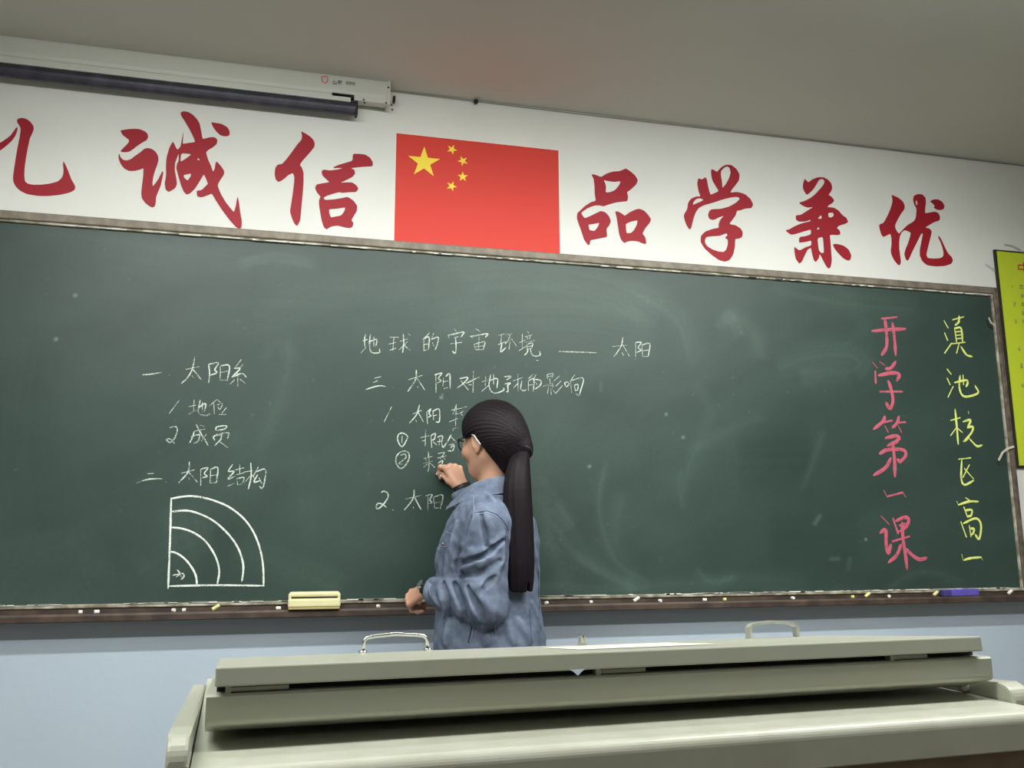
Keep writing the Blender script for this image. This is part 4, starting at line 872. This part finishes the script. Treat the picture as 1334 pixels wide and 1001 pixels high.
elLo = elL+np.array([0.004, -0.004, -0.012])
jac = [stack(TC, BL, BF, [(0.775, .166, .158, .004, 0), (0.80, .174, .165, .004, 0), (0.90, .168, .163, .004, 0), (1.02, .152, .152, .010, 0), (1.10, .158, .152, .010, 0), (1.18, .168, .146, .004, 0), (1.24, .165, .128, -.004, 0), (1.285, .148, .100, -.006, 0), (1.32, .100, .076, -.004, 0), (1.34, .066, .060, -.002, 0)], 0.025),
    cone(shL+np.array([0, 0, -.012]), (shL+elL)/2, 0.066, 0.062, 0.025), cone((shL+elL)/2, elLo, 0.062, 0.060, 0.012), cone(elLo, (elLo*0.45+ccL*0.55), 0.062, 0.056, 0.008), cone(elLo*0.45+ccL*0.55, ccL, 0.056, 0.038, 0.008),
    cone(shR+np.array([0, 0, -.012]), elR, 0.060, 0.052, 0.03), cone(elR, ccR, 0.050, 0.037, 0.015)]
def trace(px, py, prims, Y0=-0.75, push=0.0):
    d = A_(px, py, 0.0)-CAM; d = d/np.linalg.norm(d); t = (Y0-CAM[1])/d[1]
    for _ in range(90):
        p = CAM+d*t; s = evalp(prims, p[None])[0]
        if s < 0.0006: return p+d*push
        t += s*0.7
        if (CAM+d*t)[1] > -0.02: return None
    return None
base = list(jac)
Z1 = lambda x, y: (480+x/2.862, 500+y/2.86)
RIDGES = [([(330, 652), (430, 622), (500, 565)], .009), ([(352, 600), (400, 640), (420, 700)], .007), ([(345, 690), (420, 655), (495, 600)], .008), ([(350, 745), (410, 760), (480, 715)], .009),
  ([(262, 755), (285, 860)], .008), ([(300, 745), (330, 800), (345, 875)], .009), ([(345, 735), (380, 800), (405, 878)], .010), ([(395, 775), (440, 820), (460, 880)], .009), ([(235, 785), (300, 870)], .007),
  ([(400, 490), (378, 570), (360, 640)], .008), ([(440, 490), (460, 560)], .007), ([(265, 620), (250, 700)], .008), ([(300, 620), (290, 720)], .007), ([(330, 520), (310, 600), (320, 680)], .006),
  ([(560, 880), (600, 960)], .009), ([(430, 905), (440, 965)], .008), ([(520, 900), (540, 965)], .008), ([(300, 900), (290, 965)], .008), ([(480, 700), (500, 650), (505, 600)], .008), ([(230, 735), (330, 740), (380, 715)], .008),
  ([(620, 620), (632, 700)], .006), ([(430, 400), (470, 440)], .006), ([(610, 820), (640, 900)], .007)]
def dense(pl, n=4): return [(p[0], p[1]) for p in catmull([np.array(q, float) for q in pl], n)] if len(pl) > 2 else [(pl[0][0]+(pl[1][0]-pl[0][0])*k/n, pl[0][1]+(pl[1][1]-pl[0][1])*k/n) for k in range(n+1)]
def surfpath(pl, push):
    q = [trace(*Z1(x, y), base, push=push) for x, y in dense(pl)]; out = []
    for p in q:
        if p is not None and (not out or np.linalg.norm(p-out[-1]) < 0.06): out.append(p)
    return out
for pl, r in RIDGES:
    q = surfpath(pl, r*0.40); n_ = len(q)
    if n_ > 2: jac.append(poly3(q, [r*(0.35+0.85*math.sin(math.pi*(i+0.3)/(n_-0.4))**0.6) for i in range(n_)], 0.014))
GRO = [([(340, 672), (430, 640), (498, 585)], .008), ([(345, 718), (420, 705), (490, 660)], .009), ([(282, 745), (308, 870)], .009), ([(322, 745), (368, 875)], .009), ([(375, 760), (430, 880)], .009), ([(385, 500), (362, 590)], .007), ([(252, 790), (280, 850)], .007), ([(420, 490), (440, 600)], .007), ([(340, 620), (330, 700)], .008), ([(470, 720), (430, 760)], .008)]
for pl, r in GRO:
    q = surfpath(pl, -r*0.05); n_ = len(q)
    if n_ > 2: jac.append(poly3(q, [r*(0.3+0.7*math.sin(math.pi*(i+0.3)/(n_-0.4))**0.6) for i in range(n_)], 0.010, 's'))
def wrinkle(P):
    x, y, z = P[:, 0], P[:, 1], P[:, 2]
    return 0.0015*np.sin(38*x+21*z+3*np.sin(17*y+9*z))*np.sin(31*z-26*y+2*np.sin(23*x))+0.0011*np.sin(90*x+60*z+2*np.sin(40*y))*np.sin(70*y-80*z)
jac.append(Prim(wrinkle, TC, 9, op='d'))
def cutp(o_, nrm):   # keep the side opposite to nrm
    o_ = np.asarray(o_); nrm = unit(nrm)
    return Prim(lambda P: -((P-o_)@nrm), o_, 0.2, 0.002, 's')
# cut the sleeve ends flat only near the wrists (local cutters)
def ball_cut(c, axis, r): 
    c = np.asarray(c, float); axis = unit(axis)
    return Prim(lambda P: np.maximum(-((P-c)@axis), np.linalg.norm(P-c, axis=1)-r), c, r, 0.002, 's')
jac.append(ball_cut(wrL+unit(elL-wrL)*0.022, wrL-elL, 0.075)); jac.append(ball_cut(wrR+unit(elR-wrR)*0.010, wrR-elR, 0.06))
lo, hi = lohi([p.c-p.r for p in base]+[p.c+p.r for p in base], 0.01)
lo[2] = 0.77; hi[2] = 1.36
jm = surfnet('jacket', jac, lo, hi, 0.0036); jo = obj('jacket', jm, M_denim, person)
bvh = BVHTree.FromPolygons([v.co[:] for v in jm.vertices], [p.vertices[:] for p in jm.polygons])
def onj(px, py, push=0.0):
    d = A_(px, py, 0.0)-CAM; d /= np.linalg.norm(d); h_ = bvh.ray_cast(Vector(CAM), Vector(d))
    if h_[0] is None: return None
    return np.array(h_[0])+np.array(h_[1])*push*(1 if np.dot(h_[1], d) < 0 else -1)
def seam(name, pl, r, m, push=0.0004):
    pts = []
    for (a, c) in zip(pl, pl[1:]):
        for k in range(7): t = k/7; pts.append((a[0]+(c[0]-a[0])*t, a[1]+(c[1]-a[1])*t))
    pts.append(pl[-1]); P = [onj(*Z1(*q), push) for q in pts]; runs = [[]]
    for p in P:
        if p is None or (runs[-1] and np.linalg.norm(p-runs[-1][-1]) > 0.03): runs.append([])
        if p is not None: runs[-1].append(p)
    bm = bmesh.new(); ok = False
    for rn in runs:
        if len(rn) > 2 and rn is max(runs, key=len):
            rn = [rn[0]]+[(rn[i-1]+rn[i]*2+rn[i+1])/4 for i in range(1, len(rn)-1)]+[rn[-1]]; tube(bm, rn, r, 6); ok = True
    if ok: return obj(name, bm, m, jo, smooth=True)
    bm.free()
SEAMS = [([(395, 482), (440, 474), (480, 488), (505, 515), (522, 548)], .0011, M_denim_d), ([(398, 490), (440, 482), (478, 496), (502, 522), (518, 552)], .0010, M_denim_l),
 ([(598, 492), (640, 500)], .0010, M_denim_d), ([(598, 498), (640, 507)], .0010, M_denim_l), ([(640, 512), (636, 640), (632, 760), (640, 880), (652, 960)], .0009, M_denim_d),
 ([(600, 840), (604, 900), (608, 962)], .0009, M_denim_d), ([(472, 900), (476, 964)], .0009, M_denim_l), ([(385, 902), (372, 966)], .0016, M_denim_d), ([(393, 902), (381, 966)], .0011, M_denim_l),
 ([(262, 545), (290, 552), (318, 566)], .0011, M_denim_l), ([(250, 588), (262, 604), (282, 610), (302, 604)], .0011, M_denim_l), ([(254, 560), (250, 588)], .0009, M_denim_l), ([(318, 566), (303, 604)], .0009, M_denim_l),
 ([(236, 640), (238, 720)], .0009, M_denim_d), ([(520, 530), (510, 560), (512, 640)], .0011, M_denim_d), ([(390, 418), (395, 482)], .0011, M_denim_l), ([(226, 745), (232, 800), (240, 838)], .0010, M_denim_l)]
for pl, r, m in SEAMS: seam('seam', pl, r, m)
# button on the pocket flap
q = onj(*Z1(279, 598), 0.0015)
if q is not None:
    bm = bmesh.new(); bmesh.ops.create_uvsphere(bm, u_segments=10, v_segments=8, radius=0.005)
    for v in bm.verts: v.co = Vector(q)+v.co
    obj('button', bm, mat('brass button', lin(150, 140, 120), 0.35, metal=0.8), jo, smooth=True)
# shoulder tab near the armhole
# collar : stand plus turned-down fall
cc = (nk0+H(0, -0.022, -0.075))/2; ncz = 1.338
CCx = np.array([TC[0], TC[1], 0])-BF*0.004
bm = bmesh.new(); NA = 48; rings = []
prof_c = [(0.058, 0.000), (0.060, 0.016), (0.064, 0.032), (0.069, 0.036), (0.077, 0.028), (0.090, 0.006), (0.103, -0.014), (0.104, -0.018), (0.099, -0.018), (0.084, 0.004), (0.071, 0.020), (0.068, 0.004)]
for i in range(NA+1):
    th = math.radians(-158+316*i/NA)     # 0 = nape, runs round to both collar points at the front
    dirn = -BF*math.cos(th)+BL*math.sin(th); fr = abs(th)/math.radians(158); ring = []
    for (r, z) in prof_c:
        open_ = 0.016*fr**3; rr_ = r*(1+0.10*fr)+open_*0.5; low = -0.046*fr**1.5
        ex = 0.022*max(0, fr-0.72)/0.28 if r > 0.085 else 0
        wob = 0.0015*math.sin(7*th)
        ring.append(bm.verts.new(Vector(CCx+dirn*(rr_+ex+wob))+Vector((0, 0, ncz+0.008+z+low-ex*0.5))))
    rings.append(ring)
for A, B_ in zip(rings, rings[1:]):
    for k in range(len(prof_c)): bm.faces.new((A[k], A[(k+1) % len(prof_c)], B_[(k+1) % len(prof_c)], B_[k]))
bm.faces.new(rings[0]); bm.faces.new(rings[-1][::-1]); bmesh.ops.subdivide_edges(bm, edges=bm.edges[:], cuts=1, smooth=0.6, use_grid_fill=True)
co = obj('collar', bm, M_denim, person, smooth=True)
# cuffs
def ring_band(name, c, ax, r, w_, th_, m, parent, n=28):
    ax = unit(ax); t = unit(np.cross(ax, [0.3, 0.2, 1])); s = np.cross(ax, t); bm = bmesh.new(); R_ = []
    for i in range(n):
        a = 2*math.pi*i/n; dd = t*math.cos(a)+s*math.sin(a)
        R_.append([bm.verts.new(Vector(c+dd*(r+o1)+ax*o2)) for o1, o2 in ((0, -w_/2), (th_, -w_/2+th_*.4), (th_*1.1, 0), (th_, w_/2-th_*.4), (0, w_/2), (-th_, w_/2), (-th_, -w_/2))])
    for i in range(n):
        A, B_ = R_[i], R_[(i+1) % n]
        for k in range(7): bm.faces.new((A[k], A[(k+1) % 7], B_[(k+1) % 7], B_[k]))
    return obj(name, bm, m, parent, smooth=True)
dL, dR = unit(wrL-elL), unit(wrR-elR)
ring_band('cuff', wrL-dL*0.036, dL, 0.0375, 0.030, 0.0028, M_denim, person); ring_band('cuff', wrR-dR*0.022, dR, 0.0385, 0.030, 0.0028, M_denim, person)
ring_band('undersleeve', wrR-dR*0.002, dR, 0.0270, 0.024, 0.0030, M_black, person); ring_band('undersleeve', wrL-dL*0.016, dL, 0.0270, 0.020, 0.0025, M_black, person)
wt_ = ring_band('wristwatch', wrL-dL*0.000, dL, 0.0235, 0.014, 0.0022, M_dark, person)
wc = wrL+unit(frL[1])*0.026; bm = bmesh.new(); tube(bm, [wc-unit(frL[1])*0.003, wc+unit(frL[1])*0.004], 0.0125, 18); obj('watch_case', bm, M_chrome, wt_)

# --- jeans and shoes (behind the desk)
pn = [stack(TC, BL, BF, [(0.74, .165, .125, 0, 0), (0.80, .162, .120, 0, 0), (0.86, .155, .115, 0, 0), (0.90, .150, .110, 0, 0)], 0.03), cone(hipL-np.array([0, 0, .05]), knL_, 0.088, 0.062, 0.03), cone(hipR-np.array([0, 0, .05]), knR_, 0.088, 0.062, 0.03), cone(knL_, anL+np.array([0, 0, .02]), 0.062, 0.046, 0.02), cone(knR_, anR+np.array([0, 0, .02]), 0.062, 0.046, 0.02)]
lo, hi = lohi([p.c-p.r for p in pn]+[p.c+p.r for p in pn], 0.01); lo[2] = 0.09
pm_ = surfnet('trousers', pn+[Prim(lambda P: 0.002*np.sin(30*P[:, 2]+20*P[:, 0])*np.sin(41*P[:, 1]+12*P[:, 2]), TC, 9, op='d')], lo, hi, 0.008); obj('trousers', pm_, mat('dark jeans', lin(44, 50, 70), 0.9), person)
for an in (anL, anR):
    f0 = an.copy(); f0[2] = 0.040; sh = [cone(f0-BF*0.03, f0+BF*0.05, 0.040, 0.038, 0.02), cone(f0+BF*0.05, f0+BF*0.13-np.array([0, 0, .008]), 0.036, 0.028, 0.02), cone(f0, an+np.array([0, 0, .02]), 0.042, 0.040, 0.02)]
    lo, hi = lohi([p.c-p.r for p in sh]+[p.c+p.r for p in sh], 0.01); lo[2] = 0.0015
    m_ = surfnet('shoe', sh+[Prim(lambda P: P[:, 2]-0.004, f0, 9, 0.004, 's')], lo-np.array([0, 0, .003]), hi, 0.006)
    obj('shoe', m_, mat('shoe canvas', lin(200, 198, 192), 0.8), person)

# --- hair : cap, then a long ponytail of locks
M_hair = bpy.data.materials.new('black hair'); M_hair.use_nodes = True; nt = M_hair.node_tree; b = nt.nodes['Principled BSDF']
b.inputs['Base Color'].default_value = (*lin(26, 22, 26), 1); b.inputs['Roughness'].default_value = 0.55; b.inputs['Specular IOR Level'].default_value = 0.12; b.inputs['Anisotropic'].default_value = 0.6
tc = nt.nodes.new('ShaderNodeTexCoord'); mp = nt.nodes.new('ShaderNodeMapping'); mp.inputs['Scale'].default_value = (420, 420, 14); nt.links.new(tc.outputs['Object'], mp.inputs[0])
n1 = nt.nodes.new('ShaderNodeTexNoise'); n1.inputs['Scale'].default_value = 1; n1.inputs['Detail'].default_value = 3; nt.links.new(mp.outputs[0], n1.inputs['Vector'])
bp = nt.nodes.new('ShaderNodeBump'); bp.inputs['Strength'].default_value = 0.45; bp.inputs['Distance'].default_value = 0.001; nt.links.new(n1.outputs['Fac'], bp.inputs['Height']); nt.links.new(bp.outputs[0], b.inputs['Normal'])
hx = nt.nodes.new('ShaderNodeMix'); hx.data_type = 'RGBA'; hx.inputs[6].default_value = (*lin(16, 14, 18), 1); hx.inputs[7].default_value = (*lin(36, 30, 34), 1); nt.links.new(n1.outputs['Fac'], hx.inputs[0]); nt.links.new(hx.outputs[2], b.inputs['Base Color'])
tie = A_(681, 586, -0.375)
def groove(P):
    q = (P-tie); v = q/np.maximum(np.linalg.norm(q, axis=1), 0.02)[:, None]
    an = np.arctan2(v@HL, v@HUt); return 0.0007*np.sin(74*an+1.2*np.sin(3*an))+0.0004*np.sin(131*an+0.7)
def hairline(P):
    b_ = (P-HC)@HFt; c_ = (P-HC)@HUt
    return np.minimum(np.maximum(0.38*c_-b_-0.003, c_-0.004), 0.052+0.22*c_-b_)
cap = [hell(0, -0.012, 0.012, (0.093, 0.108, 0.105), 0.02), hell(0, -0.055, -0.035, (0.072, 0.055, 0.068), 0.04), cone(H(0, -0.040, -0.100), H(0, -0.060, -0.03), 0.050, 0.057, 0.03),
       Prim(hairline, HC, 0.2, 0.010, 's'),
       cone(H(0, -0.05, 0.0), tie, 0.060, 0.030, 0.03), Prim(groove, HC, 9, op='d')]
lo, hi = lohi([HC-0.14, HC+0.14, tie-0.05, tie+0.05], 0.005)
ho = obj('hair', surfnet('hair', cap, lo, hi, 0.003), M_hair, person)
# loose side strands in front of the ear
tail = []; spine = [(680, 588, -.385, .024), (676, 606, -.410, .034), (674, 640, -.430, .043), (676, 690, -.445, .044), (678, 735, -.455, .042), (680, 781, -.455, .038)]
SP = [(A_(x, y, Y), r) for x, y, Y, r in spine]
rt = np.random.default_rng(5)
rs = [float(r[0]) for r in catmull([np.array([r]) for _, r in SP], 4)]
for k in range(26):
    a = 2*math.pi*k/25; rr = 0.0 if k == 25 else rt.uniform(.62, .78); endf = rt.uniform(.94, 1.0); ph = rt.uniform(0, 6); w_ = 0.42 if k == 25 else 0.24
    pts = catmull([p+np.array([math.cos(a+0.10*math.sin(ph+i*.8))*r*rr, math.sin(a+0.10*math.sin(ph+i*.8))*r*rr*0.7, 0]) for i, (p, r) in enumerate(SP)], 4)
    nn = max(8, int(len(pts)*endf)); q = pts[:nn]; tail.append(poly3(q, [r_*w_ for r_ in rs[:nn-3]]+[rs[nn-3]*w_*.9, rs[nn-2]*w_*.75, rs[nn-1]*w_*.45], 0.004))
lo, hi = lohi([p for p, r in SP], 0.055); pto = obj('ponytail', surfnet('ponytail', tail, lo, hi, 0.003), M_hair, person)
ring_band('hair_tie', tie+(SP[1][0]-tie)*0.12, SP[1][0]-SP[0][0], 0.026, 0.012, 0.006, M_black, person)

# --- glasses
gl = thing('g', 'x', 'x'); bpy.data.objects.remove(gl)
bm = bmesh.new(); gz_ = -0.006
for s in (1, -1):
    pts = [H(s*(0.033+0.023*math.cos(a)*(1.0)), 0.089-0.006*abs(math.cos(a)), gz_+0.016*math.sin(a)) for a in [i*2*math.pi/20 for i in range(21)]]
    tube(bm, pts, 0.0020, 6, cap=False)
tube(bm, [H(-0.009, 0.096, gz_+0.004), H(0, 0.098, gz_+0.007), H(0.009, 0.096, gz_+0.004)], 0.0018, 6)
go = obj('glasses', bm, M_dark, person, smooth=True); go['label'] = 'dark rimmed glasses'
for s in (1, -1):
    bm = bmesh.new(); tube(bm, [H(s*0.055, 0.084, gz_+0.010), H(s*0.074, 0.070, gz_+0.010), H(s*0.080, 0.012, gz_+0.012)], 0.0020, 6); obj('temple_arm', bm, M_dark, go)
    bm = bmesh.new(); tube(bm, [H(s*0.0830, 0.012, gz_+0.012), H(s*0.0905, -0.002, gz_+0.004), H(s*0.0925, -0.015, gz_-0.018), H(s*0.0910, -0.020, gz_-0.028)], 0.0021, 6); o = obj('temple_tip', bm, mat('pale tip', lin(200, 200, 196), 0.3), go); o['label'] = 'pale metal temple tip'
# the stick of chalk between thumb and forefinger
mid = (tipsR[0]+thR[2])/2; dirc = unit(np.array([-0.45, 0.75, 0.3]))
tl = (YS-0.002-mid[1])/dirc[1]; print('CHALK', tl); tl = min(max(tl, 0.02), 0.055)
bm = bmesh.new(); tube(bm, [mid-dirc*0.022, mid-dirc*0.020, mid+dirc*(tl-0.002), mid+dirc*tl], [0.0035, 0.0046, 0.0046, 0.0038], 10)
tag(obj('chalk_stick', bm, M_chalk_bit), 'short white stick of chalk held in the writing hand of the woman', 'chalk')
